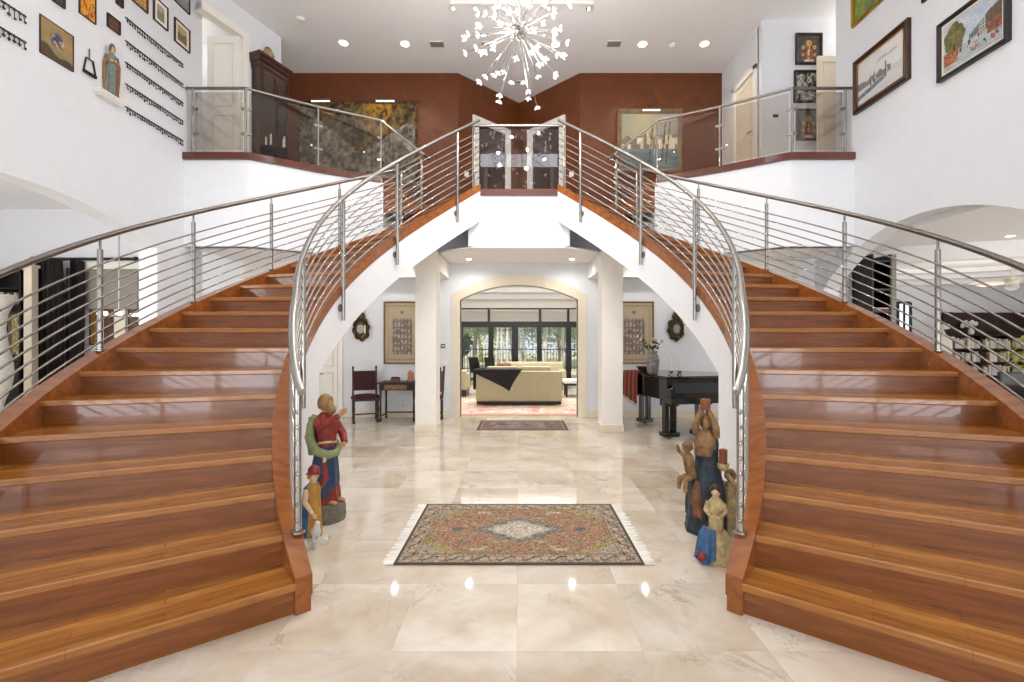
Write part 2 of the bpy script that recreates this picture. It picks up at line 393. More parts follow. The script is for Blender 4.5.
# terracotta upper back wall: two flats and a recessed V
def red(name, pts):
    mb = MB()
    for (xa, ya), (xb, yb) in zip(pts, pts[1:]):
        mb.add([(xa, ya, LV-.1), (xb, yb, LV-.1), (xb, yb, HCEIL), (xa, ya, HCEIL), (xa, ya+.2, LV-.1), (xb, yb+.2, LV-.1), (xb, yb+.2, HCEIL), (xa, ya+.2, HCEIL)],
               [(0, 1, 2, 3), (5, 4, 7, 6), (0, 4, 5, 1), (3, 2, 6, 7), (0, 3, 7, 4), (1, 5, 6, 2)])
    return struct(mb.build(name, 'terracotta'))
red('wall_upper_left', [(-5.2, 10), (-1.34, 10)]); red('wall_upper_vee_left', [(-1.34, 10), (0, 11.26)])
red('wall_upper_vee_right', [(0, 11.26), (1.34, 10)]); red('wall_upper_right', [(1.34, 10), (4.5, 10)])
# left gallery: angled side wall with a cased opening; right corridor walls
GA, GD = (-5.2, 7.3), (.352, .936)
def gl(t, n=0): return (GA[0]+GD[0]*t+GD[1]*n, GA[1]+GD[1]*t-GD[0]*n)
mb = MB(); mb.prism([gl(.92), gl(1.646), gl(1.646, -.14), gl(.92, -.14)], LG-.1, HCEIL); mb.prism([gl(.1), gl(.92), gl(.92, -.14), gl(.1, -.14)], 6.93, HCEIL)
mb.prism([gl(1.646, -.0), gl(1.646, -.14), (-5.25, 8.9), (-5.25, 10.05), (-5.2, 10.05), (-5.2, 8.98)], LG-.1, HCEIL)
struct(mb.build('wall_gallery_left', 'wall_white'))
mb = MB(); mb.prism([gl(.84, .025), gl(.95, .025), gl(.95, -.15), (gl(.84, -.15))], LG, 7.03); mb.prism([gl(.1, .025), gl(.84, .025), gl(.84, -.15), gl(.1, -.15)], 6.9, 7.03)
struct(mb.build('trim_10', 'trim_white', bevel=.008))
struct(MB().box(-7.6, -5.2, 8.98, 9.1, LG-.1, HCEIL).build('wall_corridor_left', 'wall_white'))
struct(MB().box(4.46, 4.6, 8.47, 10.2, LG-.1, HCEIL).build('wall_corridor_right', 'wall_white'))
struct(MB().box(4.46, 8, 8.35, 8.5, LG-.1, HCEIL).build('wall_corridor_front', 'wall_white'))
for s, nm in ((-1, 'left'), (1, 'right')): struct(MB().box(s*7.5, s*7.6, 7.7, 9, LG-.1, HCEIL).build('wall_corridor_end_'+nm, 'wall_white'))
for s, nm in ((-1, 'left'), (1, 'right')): struct(MB().box(s*5.63, s*7.6, 7.6, 7.7, LG-.1, HCEIL).build('wall_corridor_near_'+nm, 'wall_white'))
# ceilings
mb = MB(); mb.box(-8, 8, 4.2, 12.2, HCEIL, HCEIL+.15); struct(mb.build('ceiling', 'ceiling_white'))
mb = MB(); mb.box(-5.7, 5.7, -2.3, 4.3, 8.7, 8.85); mb.box(-5.4, 5.4, 4.2, 4.35, HCEIL, 8.75); struct(mb.build('ceiling_foyer', 'ceiling_white'))
struct(MB().prism([(-.76, 7.43), (.76, 7.43), (1.45, 7.9), (2.0, 8.4), (2.0, ZB+.1), (-2.0, ZB+.1), (-2.0, 8.4), (-1.45, 7.9)], 3.02, 3.05).build('ceiling_lower', 'ceiling_white'))
for s, nm in ((-1, 'trim_11'), (1, 'trim_12')):
    mb = MB(); mb.box(s*1.363, s*1.713, 7.86, ZB, 2.71, 3.0); mb.box(s*1.713, s*5.3, 8.6, ZB, 2.71, 3.02); struct(mb.build(nm, 'trim_white', bevel=.004))
# front wall (behind the viewer) with tall windows
mb = MB(); y0, y1 = -2.2, -2.0
mb.box(-5.6, -3.4, y0, y1, 0, 8.7); mb.box(3.4, 5.6, y0, y1, 0, 8.7); mb.box(-3.4, 3.4, y0, y1, 6.8, 7.96); mb.box(-3.4, 3.4, y0, y1, 8.48, 8.7)
mb.box(-3.4, -1.5, y0, y1, 7.96, 8.48); mb.box(1.5, 3.4, y0, y1, 7.96, 8.48)
struct(mb.build('wall_front', 'wall_white'))
mb = MB()
for x in (-3.36, -2.2, -1.1, 0, 1.1, 2.2, 3.36): mb.box(x-.04, x+.04, -2.15, -2.05, 0, 6.8)
for z in (.04, 2.4, 4.4, 6.76): mb.box(-3.4, 3.4, -2.15, -2.05, z-.04, z+.04)
for x in (-1.47, -.5, .5, 1.47): mb.box(x-.03, x+.03, -2.15, -2.05, 7.96, 8.48)
w = struct(mb.build('window_1', 'trim_white'))
MB().box(-3.36, 3.36, -2.105, -2.095, .02, 6.78).build('pane', 'glass', w); MB().box(-1.47, 1.47, -2.125, -2.115, 7.96, 8.48).build('pane', 'day_pane', w)
for s, nm in ((-1, 'window_4'), (1, 'window_5')):
    mb = MB()
    for a, b_, c_, d_ in ((2.36, 2.42, .2, 1.76), (3.3, 3.34, .2, 1.76), (4.2, 4.26, .2, 1.76), (2.36, 4.26, .2, .26), (2.36, 4.26, 1.7, 1.76)): mb.box(s*a, s*b_, -2.0, -1.95, c_, d_)
    w2 = struct(mb.build(nm, 'trim_white')); MB().box(s*2.42, s*4.2, -1.99, -1.98, .26, 1.7).build('pane', 'side_pane', w2)
# columns under the balcony
for s, w_ in ((-1, 'left'), (1, 'right')):
    c = thing('column', 'square white column %s' % ('standing next to the small writing table' if s < 0 else 'standing next to the black grand piano'), 'column', (s*1.538, 7.69, 0))
    MB().box(s*1.363, s*1.713, 7.5, 7.85, .0, 3.0).build('shaft', 'trim_white', c, True, bevel=.006)
    MB().box(s*1.35, s*1.726, 7.487, 7.863, .0, .12, .004).build('base', 'cream', c, True)

# ================================================================== STAIRCASES
CI, RI = (-1.17, 4.75), 3.29
CO, RO = (-.82, 4.25), 4.30
def Iang(k): return math.radians(-43.3+4.633*(k-1))
def Ipt(k, dr=0):
    a = Iang(k); return (CI[0]+(RI+dr)*math.cos(a), CI[1]+(RI+dr)*math.sin(a))
OX = {19: None, 20: (1.80, 7.86), 21: (1.72, 8.09), 22: (1.65, 8.30), 23: (1.60, 8.5)}
def Opt(k, dr=0):
    if k <= 19:
        a = math.radians(-19.3+5*(k-5)); return (CO[0]+(RO+dr)*math.cos(a), CO[1]+(RO+dr)*math.sin(a))
    j = int(math.floor(k)); t = k-j
    g = lambda q: Opt(19) if q == 19 else OX[min(q, 23)]
    a, b = g(j), g(min(j+1, 23)); return (a[0]*(1-t)+b[0]*t+dr*.95, a[1]*(1-t)+b[1]*t+dr*.3)
def staircase(s):
    side = 'left' if s < 0 else 'right'
    base = Ipt(1)
    st = thing('curved_staircase', 'curved mahogany staircase sweeping up the %s side of the hall to the balcony' % side, 'staircase', (s*base[0], base[1], 0))
    X = lambda p, z: (s*p[0], p[1], z)
    for k in range(1, 23):
        a, b = Ipt(k, .0), Opt(k, 0); c, d = Ipt(k+1), Opt(k+1)
        if k == 22: c = (.62, 7.62); d = (1.58, 8.55)
        zt = k*R_
        # local frame: origin on the inner nosing end, x along the nosing
        A, B, Cc, D = (Vector(X(p, 0)) for p in (a, b, c, d))
        ux = (B-A).normalized(); uy = Vector((-ux.y, ux.x, 0))
        if uy.dot(Cc-A) < 0: uy = -uy
        loc = lambda q: ((q-A).dot(ux), (q-A).dot(uy))
        pl = [(0, -.022), ((B-A).length, -.022), loc(D+(D-B).normalized()*.02), loc(Cc+(Cc-A).normalized()*.02)]
        mb = MB(); mb.prism(pl, -.042, 0)
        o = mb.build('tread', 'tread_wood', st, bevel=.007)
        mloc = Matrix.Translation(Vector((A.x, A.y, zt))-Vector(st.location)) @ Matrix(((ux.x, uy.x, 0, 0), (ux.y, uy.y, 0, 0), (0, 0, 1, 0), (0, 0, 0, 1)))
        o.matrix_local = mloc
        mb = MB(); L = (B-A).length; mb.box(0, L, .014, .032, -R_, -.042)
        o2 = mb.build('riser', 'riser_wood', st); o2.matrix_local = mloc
    N = 84
    ks = [.95+(22.35-.95)*i/N for i in range(N+1)]
    def rail(fn, dr, dz, ks=ks, zmin=None):
        return [X(fn(k, dr), max(dz+k*R_, zmin if zmin is not None else -9)) for k in ks]
    # wooden caps
    mb = MB(); mb.strip([rail(Ipt, .006, -.2, zmin=0), rail(Ipt, .006, .03), [X(Ipt(k, -.085-.03*min(1, max(0, (k-1)/2))), .03+k*R_) for k in ks], [X(Ipt(k, -.085-.03*min(1, max(0, (k-1)/2))), max(0, k*R_-.085)) for k in ks]], closed=True)
    mb.build('inner_stringer', 'stringer_wood', st, True, smooth=40)
    ko = [.82+(22.0-.82)*i/N for i in range(N+1)]
    mb = MB(); mb.strip([rail(Opt, -.006, -.2, ko, 0), rail(Opt, -.006, .03, ko), rail(Opt, .11, .03, ko), rail(Opt, .11, -.3, ko, 0)], closed=True)
    mb.build('outer_stringer', 'stringer_wood', st, True, smooth=40)
    # newel block at the foot
    p, q = Ipt(.93, -.035), Ipt(1.1, -.035)
    mb = MB(); mb.bar(X(p, .097), X(q, .097), .084, .194); mb.build('newel', 'stringer_wood', st, True, bevel=.004)
    # white plaster cheek: solid to the floor at first, then open below
    kk = [1.0+(22.35-1.0)*i/N for i in range(N+1)]
    def soff(k, fl=9.7): return 0 if k < fl else k*R_-.58
    ka = [k for k in kk if k < 9.7]+[9.7]; kb = [9.7]+[k for k in kk if k > 9.7]
    mb = MB()
    for seg, fl in ((ka, 99), (kb, 0)):
        lo = [X(Ipt(k, -.08-.025*min(1, max(0, (k-1)/2))), soff(k, fl)) for k in seg]; hi = [X(Ipt(k, -.08-.025*min(1, max(0, (k-1)/2))), k*R_-.08) for k in seg]
        lo2 = [X(Ipt(k, .0), soff(k, fl)) for k in seg]; hi2 = [X(Ipt(k, .0), k*R_-.08) for k in seg]
        mb.strip([lo, hi, hi2, lo2], closed=True)
    mb.build('plaster_cheek', 'fascia_white', st, True, smooth=40)
    # soffit under the open part
    mb = MB(); mb.strip([[X(Ipt(k, -.09), k*R_-.58) for k in kb], [X(Opt(k, .05), k*R_-.58) for k in kb], [X(Opt(k, .05), k*R_-.5) for k in kb], [X(Ipt(k, -.07), k*R_-.5) for k in kb]], closed=True)
    mb.build('soffit', 'trim_white', st, True, smooth=40)
    # outer cheek
    mb = MB(); mb.strip([[X(Opt(k, .02), (0 if k < 9.7 else k*R_-.58)) for k in ko], [X(Opt(k, .02), k*R_-.05) for k in ko], [X(Opt(k, .1), k*R_-.05) for k in ko], [X(Opt(k, .1), (0 if k < 9.7 else k*R_-.58)) for k in ko]], closed=True)
    mb.build('outer_cheek', 'fascia_white', st, True, smooth=40)
    a, b = Ipt(9.7), Opt(9.7)
    mb = MB(); mb.bar(X(a, .55), X(b, .55), .08, 1.1); mb.build('end_wall', 'trim_white', st, True)
for s in (-1, 1): staircase(s)

# ================================================================== RAILINGS
def rail_tube(pts, r): return MB().tube(pts, r, 10)
def inner_railing(s):
    side = 'left' if s < 0 else 'right'; X = lambda p, z: (s*p[0], p[1], z)
    p0 = Ipt(1.84, -.07)
    rt = thing('stair_railing', 'steel rod railing along the inner edge of the %s staircase' % side, 'railing', X(p0, .36))
    hz = lambda k: k*R_+(.93+.13*min(1, max(0, (k-1.6)/18)))
    ks = [1.5+(22.2-1.5)*i/70 for i in range(71)]
    dr = lambda k: -.072-.075*min(1, max(0, (k-2)/3))
    rail_tube([X(Ipt(k, dr(k)), hz(k)) for k in ks], .024).build('handrail', 'steel', rt, True, smooth=50)
    posts = [1.84, 7.1, 11.6, 16.05, 20.6]
    for k in posts:
        p = Ipt(k, dr(k)); first = k < 2
        z0 = k*R_+.03 if first else k*R_-.36
        po = rail_tube([X(p, z0), X(p, hz(k)-.03)], .021).build('post', 'steel', rt, True, smooth=50)
        rail_tube([X(p, hz(k)-.035), X(p, hz(k)-.015)], .010).build('rail_pin', 'steel', po, True)
        po.location = (0, 0, 0)
        if not first:
            q = Ipt(k, -.10); d = Ipt(k, dr(k)+.015)
            rail_tube([X(d, k*R_-.22), X(q, k*R_-.22)], .045).build('bracket', 'steel_dark', rt, True, smooth=50)
            for i in range(0): pass
        else:
            MB().lathe([(.04, 0), (.04, .012), (.022, .016)], X(p, z0), 16).build('base_plate', 'steel', rt, True, smooth=40)
    kr = [1.7+(22.2-1.7)*i/60 for i in range(61)]
    for i in range(8):
        f = .105+.098*i
        rail_tube([X(Ipt(k, dr(k)+.01), k*R_+(hz(k)-k*R_)*f+.03) for k in kr], .008).build('rod', 'steel', rt, True, smooth=60)
def outer_railing(s):
    side = 'left' if s < 0 else 'right'; X = lambda p, z: (s*p[0], p[1], z)
    p0 = Opt(2.1, .05)
    rt = thing('stair_railing', 'steel rod railing along the outer edge of the %s staircase' % side, 'railing', X(p0, .4))
    ks = [1.2+(21.6-1.2)*i/60 for i in range(61)]
    path = [X(Opt(k, .05), k*R_+.98) for k in ks]+[(s*1.64, 8.38, 4.84)]
    rail_tube(path, .024).build('handrail', 'steel_dark', rt, True, smooth=50)
    for k in (2.1, 4.9, 7.7, 10.5, 13.3, 16.1, 18.9, 21.3):
        p = Opt(k, .05); z0 = k*R_+.03
        po = rail_tube([X(p, z0), X(p, k*R_+.88)], .021).build('post', 'steel', rt, True, smooth=50)
        o = rail_tube([X(p, k*R_+.88), X(p, k*R_+.965)], .010).build('rail_pin', 'steel', rt, True)
        MB().lathe([(.034, 0), (.034, .01), (.022, .014)], X(p, z0), 16).build('base_plate', 'steel', rt, True, smooth=40)
    kr = [1.3+(21.5-1.3)*i/60 for i in range(61)]
    for i in range(8):
        f = .10+.10*i
        rail_tube([X(Opt(k, .025), k*R_+.03+.92*f) for k in kr], .008).build('rod', 'steel', rt, True, smooth=60)
for s in (-1, 1): inner_railing(s); outer_railing(s)
# balcony glass balustrade
bt = thing('glass_balustrade', 'glass balcony balustrade with steel rail at the head of both staircases', 'balustrade', (0, 7.44, LV))
rail_tube([(-.80, 7.44, LV+1.06), (.80, 7.44, LV+1.06)], .024).build('handrail', 'steel', bt, True, smooth=50)
for x in (-.735, .735):
    rail_tube([(x, 7.44, LV+.012), (x, 7.44, LV+1.05)], .02).build('post', 'steel', bt, True, smooth=50)
    for z in (.32, .72): MB().box(x*.975-.02, x*.93+.0, 7.425, 7.455, LV+z-.02, LV+z+.02, .005).build('clamp', 'steel', bt, True)
MB().box(-.70, .70, 7.435, 7.447, LV+.04, LV+1.0).build('glass_panel', 'glass', bt, True)
def gallery_rail(s):
    side = 'left' if s < 0 else 'right'
    gt = thing('glass_balustrade', 'glass balustrade with steel handrail along the edge of the %s gallery' % side, 'balustrade', (s*4.37, 7.32, LG))
    pts = [(5.3, 7.31), (4.39, 7.31), (3.48, 7.89), (2.54, 8.37)]
    W = lambda p, z: (s*p[0], p[1], z)
    pl = [W(p, LG+1.06) for p in pts]; pl[0] = (s*5.35, 7.31, LG+1.06)
    rail_tube([pl[0], pl[1]], .024).build('handrail', 'steel_dark', gt, True, smooth=50)
    mid = [W((3.95, 7.60), LG+1.06)]
    rail_tube([pl[1], mid[0], pl[2], pl[3], (s*1.64, 8.43, 4.86)], .022).build('handrail', 'steel', gt, True, smooth=50)
    for i, p in enumerate(pts):
        q = (5.24, 7.31) if i == 0 else p
        rail_tube([W(q, LG+.01), W(q, LG+1.045)], .02).build('post', 'steel', gt, True, smooth=50)
    rail_tube([W((1.82, 8.44), LV+.03), W((1.82, 8.44), LV+.93)], .02).build('post', 'steel', gt, True, smooth=50)
    pp = [(5.24, 7.31)]+pts[1:]
    for a, b in zip(pp, pp[1:]):
        d = (b[0]-a[0], b[1]-a[1]); L = math.hypot(*d); d = (d[0]/L, d[1]/L)
        A = (a[0]+d[0]*.05, a[1]+d[1]*.05); B = (b[0]-d[0]*.05, b[1]-d[1]*.05)
        MB().bar(W(A, LG+.53), W(B, LG+.53), .012, .92).build('glass_panel', 'smoked_glass', gt, True)
        for e, g in ((a, A), (b, B)):
            for z in (.33, .73): MB().bar(W(e, LG+z), W((g[0]+(g[0]-e[0])*.5, g[1]+(g[1]-e[1])*.5), LG+z), .035, .04).build('clamp', 'steel', gt, True, bevel=.006)
    # glass beside the steps
    A, B = (2.47, 8.40), (1.88, 8.44)
    MB().add([W(A, LG+.07), W(B, LV+.22), W(B, LV+.9), W(A, LG+.9), W((A[0], A[1]+.012), LG+.07), W((B[0], B[1]+.012), LV+.22), W((B[0], B[1]+.012), LV+.9), W((A[0], A[1]+.012), LG+.9)],
             [(0, 1, 2, 3), (7, 6, 5, 4), (0, 4, 5, 1), (1, 5, 6, 2), (2, 6, 7, 3), (3, 7, 4, 0)]).build('glass_panel', 'smoked_glass', gt, True)
for s in (-1, 1): gallery_rail(s)
# ================================================================== WALL-HUNG THINGS
def on_wall(s, px, py):      # point on the left/right wall plane seen at a pixel
    k = WX/abs(px-CX); return (s*WX, F*k, HC+(CY-py)*k)
def frame_parts(t, w, h, d, fw, fmat, paint, nx=30, ny=30, mat_w=0, mat_m='cream', canvas_d=None, cmat='paint', lip=None):
    """frame, mount and canvas of a picture hanging on local y = 0, facing -y, centred on the thing's origin"""
    mb = MB()
    if fw:
        o, i = (w/2, h/2), (w/2-fw, h/2-fw)
        rings = []
        for (x, z), y in ((o, 0), (o, -d*.8), ((w/2-fw*.35, h/2-fw*.35), -d), (i, -d*.62), (i, 0)):
            rings.append([(-x, y, -z), (x, y, -z), (x, y, z), (-x, y, z)])
        mb.loft(rings+[rings[0]], cap=False); mb.build('frame', fmat, t)
        if lip:
            q = MB(); li = .012
            q.box(-i[0], i[0], -d*.66, -d*.5, i[1]-li, i[1]); q.box(-i[0], i[0], -d*.66, -d*.5, -i[1], -i[1]+li)
            q.box(-i[0], -i[0]+li, -d*.66, -d*.5, -i[1], i[1]); q.box(i[0]-li, i[0], -d*.66, -d*.5, -i[1], i[1]); q.build('gilt_edge', lip, t)
    iw, ih = w-2*fw, h-2*fw
    if mat_w:
        mb = MB(); a, b = iw/2, ih/2; c, e = a-mat_w, b-mat_w
        for bx in ((-a, a, e, b), (-a, a, -b, -e), (-a, -c, -e, e), (c, a, -e, e)): mb.box(bx[0], bx[1], -d*.45, -d*.3, bx[2], bx[3])
        mb.build('mount', mat_m, t)
    grid_paint('canvas', iw-2*mat_w*.98, ih-2*mat_w*.98, nx, ny, paint, cmat, t, (0, -d*.36, 0))
def wall_pic(name, label, cat, s, pa, yta, yba, pb, d, fw, fmat, paint, group=None, **kw):
    A = on_wall(s, pa, yta); B = on_wall(s, pa, yba); C2 = on_wall(s, pb, yta)
    w = abs(C2[1]-A[1]); h = A[2]-B[2]
    t = thing(name, label, cat, (s*WX, (A[1]+C2[1])/2, (A[2]+B[2])/2), -s*PI/2, group)
    frame_parts(t, w, h, d, fw, fmat, paint, **kw); return t
def face_pic(name, label, cat, x0, x1, z0, z1, y, d, fw, fmat, paint, **kw):
    t = thing(name, label, cat, ((x0+x1)/2, y, (z0+z1)/2)); frame_parts(t, x1-x0, z1-z0, d, fw, fmat, paint, **kw); return t
# ---- painted subjects
def p_vision(u, v):
    c = mixc(h2('#8a7350'), h2('#a98c5c'), fbm(u*5, v*5, 3))
    if v < .32-.22*u+.06*math.sin(u*9): c = mixc(h2('#3d2b1c'), h2('#6b5232'), fbm(u*14, v*14, 5))
    elif v < .42-.2*u: c = mixc(h2('#7d7a4a'), h2('#8f9160'), fbm(u*9, v*9, 1))
    d = math.hypot((u-.52)/.26, (v-.58)/.24)
    if d < 1:
        q = fbm(u*6.5, v*6.5, 9)
        c = mixc(c, h2('#28436f') if q < .46 else h2('#a84a32') if q < .5 else h2('#c9bfae') if q < .6 else h2('#5d4a33'), 1-d**3)
    return c
def p_dark(seed, cols):
    cs = [h2(x) for x in cols]
    def f(u, v):
        q = fbm(u*7, v*7, seed)*1.35-.15; i = max(0, min(len(cs)-1, int(q*len(cs)))); return mixc(cs[i], cs[(i+1) % len(cs)], .3*vn(u*30, v*30, seed))
    return f
def p_icon(seed, robe, halo='#d7a63b', bg='#2c2118'):
    R, H, B = h2(robe), h2(halo), h2(bg)
    def f(u, v):
        c = mixc(B, mixc(h2('#7a5a26'), h2('#34465a'), 1 if fbm(u*9, v*9, seed+7) > .52 else 0), min(1, fbm(u*14, v*14, seed)*1.5-.1))
        x = abs(u-.5)
        if v < .62 and x < .07+.26*(.62-v)**.7: c = mixc(R, h2('#c08a3a') if fbm(u*20, v*24, seed+2) > .5 else h2('#3a1a14'), .75*fbm(u*11, v*11, seed+4))
        if v < .62 and x < .05 and fbm(u*9, v*14, seed+5) > .45: c = h2('#cdb88a')
        for hx, hy, r in ((.5, .72, .14), (.24, .56, .09), (.76, .56, .09), (.22, .28, .07), (.78, .28, .07)):
            d = math.hypot(u-hx, (v-hy)*1.15)
            if d < r: c = mixc(H, h2('#7a4a1c'), .5*fbm(u*22, v*22, seed))
            if d < r*.55: c = mixc(h2('#c39a6e'), h2('#5a3a22'), .8*(fbm(u*30, v*30, seed+3) > .55))
        if v < .1 and x < .2: c = h2('#d8cfb8') if fbm(u*30, v*20, seed) > .4 else h2('#4a3a2a')
        return c
    return f
def p_print(bg, fg, seed):
    A, B = h2(bg), h2(fg)
    return lambda u, v: mixc(A, B, (.9 if v < .45+.25*vn(u*6, 3, seed) else .15)*(.4+.6*fbm(u*9, v*9, seed)))
def p_harbour(u, v):
    sky = mixc(h2('#cfd0d2'), h2('#e9e4dc'), fbm(u*3, v*5, 4)); c = sky
    if v < .42: c = mixc(h2('#bfc4c8'), h2('#dcd8d0'), fbm(u*4, v*22, 6))
    if .36 < v < .44+.1*vn(u*14, 1, 2) and u < .72: c = mixc(h2('#6b6a70'), h2('#8f8782'), fbm(u*20, v*20, 3))
    if .14+.2*u < v < .24+.2*u and u < .6: c = mixc(h2('#3f4b63'), h2('#a7a9ae'), fbm(u*22, v*22, 8))
    for x, y0, y1 in ((.62, .28, .62), (.30, .3, .52), (.38, .32, .56)):
        if abs(u-x) < .012 and y0 < v < y1: c = h2('#4a3f38')
        if 0 < (u-x) < .07*(y1-v)/(y1-y0+.01) and y0+.06 < v < y1: c = mixc(h2('#b89c7a'), h2('#c8b8a4'), vn(u*20, v*20))
    if .7 < v < .78 and abs(u-.55) < .3 and fbm(u*6, v*20, 1) > .5: c = h2('#b9bac3')
    return c
def p_street(u, v):
    c = mixc(h2('#a3b4c4'), h2('#d6dbde'), fbm(u*5, v*5, 2))
    if v < .40: c = mixc(h2('#7f929c'), h2('#c9cccb'), fbm(u*5, v*18, 7))
    edge = .07*vn(u*14, v*14, 21)
    tr = math.hypot((u-.2)/.2, (v-.62)/.34)+edge*3
    if u > .46 and .38 < v < .46+.6*(u-.46)+edge:
        f = abs(math.sin(u*70))*abs(math.sin(v*45)); base = h2('#77837f') if u < .62 else h2('#cfcdc0') if u < .74 else h2('#6e4c36')
        c = mixc(base, h2('#3b4340'), .7 if f > .55 else .1+.3*fbm(u*20, v*20, 4))
    if u > .76 and .26 < v < .44+edge: c = mixc(h2('#b5622d'), h2('#5a3020'), fbm(u*15, v*15, 5))
    if tr < 1.05: c = mixc(h2('#38452a'), h2('#a9803c') if fbm(u*17, v*17, 11) > .5 else h2('#6e7440'), fbm(u*22, v*22, 12))
    if abs(u-.2) < .02 and .2 < v < .5: c = h2('#3a2f26')
    if u < .26 and .12 < v < .34+edge: c = mixc(h2('#a8582c'), h2('#e0c8a6') if fbm(u*24, v*20, 6) > .55 else h2('#5a3a2a'), .7*fbm(u*14, v*12, 5))
    if .12 < v < .40 and fbm(u*24, v*11, 13) > .64: c = mixc(h2('#2a2a30'), h2('#b5573c'), 1 if vn(u*30, v*20, 3) > .6 else .1)
    return mixc(c, h2('#f0ece0') if vn(u*60, v*60, 8) > .5 else h2('#2a2a2a'), .08)
def p_green(u, v): return mixc(mixc(h2('#3f5b24'), h2('#9aa548'), fbm(u*6, v*6, 2)), h2('#c9b560'), max(0, fbm(u*12, v*12, 6)-.5)*2)
def p_town(u, v):
    c = mixc(h2('#b3a478'), h2('#8a8a86'), abs(u-.4)*1.4+.3*fbm(u*4, v*6, 2)) if v > .36 else mixc(h2('#4e5d63'), h2('#8e9ea2'), fbm(u*4, v*20, 5))
    if .36 < v < .48+.2*vn(u*9, 2, 3): c = mixc(h2('#6d5a44'), h2('#d8cdb2'), 1 if hsh(int(u*18), int(v*9)) > .55 else .2)
    for x in (.52, .74, .82):
        if abs(u-x-(v-.4)*.1) < .01 and .1 < v < .85: c = h2('#4a3b2a')
    return c
def p_tapestry(u, v):
    b = min(u/.022, (1-u)/.022, v/.03, (1-v)/.035)
    if b < 1: return h2('#7a5424') if hsh(int(u*90), int(v*50)) > .6 else h2('#3a2a16')
    q = fbm(u*14, v*7, 5); r = fbm(u*30, v*16, 9); top = v > .55+.14*math.sin(u*7+1)+.16*vn(u*6, 1, 4)
    gold = max(0, 1-abs(u-.7)/.2)*max(0, (v-.5)*2.2)
    if top:
        c = mixc(h2('#221d13'), h2('#7a6640'), max(0, fbm(u*30, v*20, 15)-.3)*2)
        return mixc(c, h2('#c08a2c'), gold*(1 if r > .45 else .3)+(.25 if r > .6 else 0))
    if abs(u-.62) < .004: return h2('#40372c')
    return mixc(mixc(h2('#564f45'), h2('#aaa290'), r*1.3-.15), h2('#3a342b'), max(0, fbm(u*34, v*26, 12)-.45)*3)
# ---- left wall
wall_pic('painting', 'old unframed panel painting with blue figure, lower left of the pictures on white wall', 'painting', -1, 39, 13.5, 52, 72.6, .02, .006, 'dark_wood', p_vision, nx=50, ny=50)
wall_pic('picture', 'dark green picture cut by the photo top, up left of the orange icon', 'picture', -1, 50.5, -38, -.5, 64, .03, .018, 'black', p_dark(4, ['#2c3324', '#4a5138', '#1d1f18', '#6b6a4c']))
wall_pic('icon_panel', 'glowing orange and yellow icon with dark edge above the stirrup-shaped iron', 'icon', -1, 78.3, -26, 12.5, 95, .025, .012, 'black', p_dark(9, ['#2a1508', '#a3440f', '#e0861a', '#f0b53a', '#7a2a0c']))
wall_pic('relief_panel', 'small dark brown carved panel above the saint figure', 'plaque', -1, 106.4, 12.3, 26, 119, .03, .008, 'dark_wood', p_dark(14, ['#2a1710', '#5b3522', '#7c5238', '#1d100b']))
wall_pic('plaque', 'tiny dark brown plaque above the small carved panel at the photo top', 'plaque', -1, 115.2, -12, 3, 122, .03, .006, 'dark_wood', p_dark(17, ['#2a1710', '#4b2a1c']), nx=8, ny=8)
wall_pic('framed_print', 'red framed golden picture, leftmost of the framed prints above key racks', 'picture', -1, 131, -38, 0, 146.8, .035, .022, 'mahogany', p_dark(21, ['#b98a3c', '#d8b25e', '#8a5a24', '#e3c88a']))
wall_pic('framed_print', 'red framed print with white mount, middle of the framed prints above key racks', 'picture', -1, 152.6, -5, 19, 166.8, .035, .018, 'mahogany', p_print('#b5a98e', '#6a6450', 3), mat_w=.045, mat_m='trim_white')
wall_pic('framed_print', 'red framed print with cream mount, lowest and rightmost of the framed prints', 'picture', -1, 173.6, 16.7, 40.5, 188.8, .035, .018, 'mahogany', p_print('#b9a878', '#3c3a24', 6), mat_w=.045, mat_m='cream')
wall_pic('framed_print', 'grey print in a thin black frame above the rightmost red framed print', 'picture', -1, 172, -26, -1.5, 188.8, .03, .012, 'black', p_print('#a6a8a8', '#6f7478', 8))
# stirrup-shaped hanging iron
A = on_wall(-1, 88.5, 49); t = thing('iron_hanger', 'small black stirrup-shaped iron hanging from a short chain on white wall', 'wall ornament', A, PI/2)
mb = MB()
for i in range(4): mb.tube([(.012*math.cos(w*PI/4)*(1 if i % 2 else .4), -.012+.010*math.cos(w*PI/4)*(.3 if i % 2 else 1), -.015-.03*i+.018*math.sin(w*PI/4)) for w in range(9)], .003, 6, False)
mb.build('chain', 'iron', t, smooth=60)
MB().tube([(-.045, -.015, -.13), (-.08, -.015, -.31), (.08, -.015, -.31), (.045, -.015, -.13), (-.045, -.015, -.13)], [.008, .011, .012, .011, .008], 8).build('iron_frame', 'iron', t, smooth=60)
MB().box(-.085, .085, -.035, -.005, -.33, -.295, .006).build('foot_plate', 'iron', t)
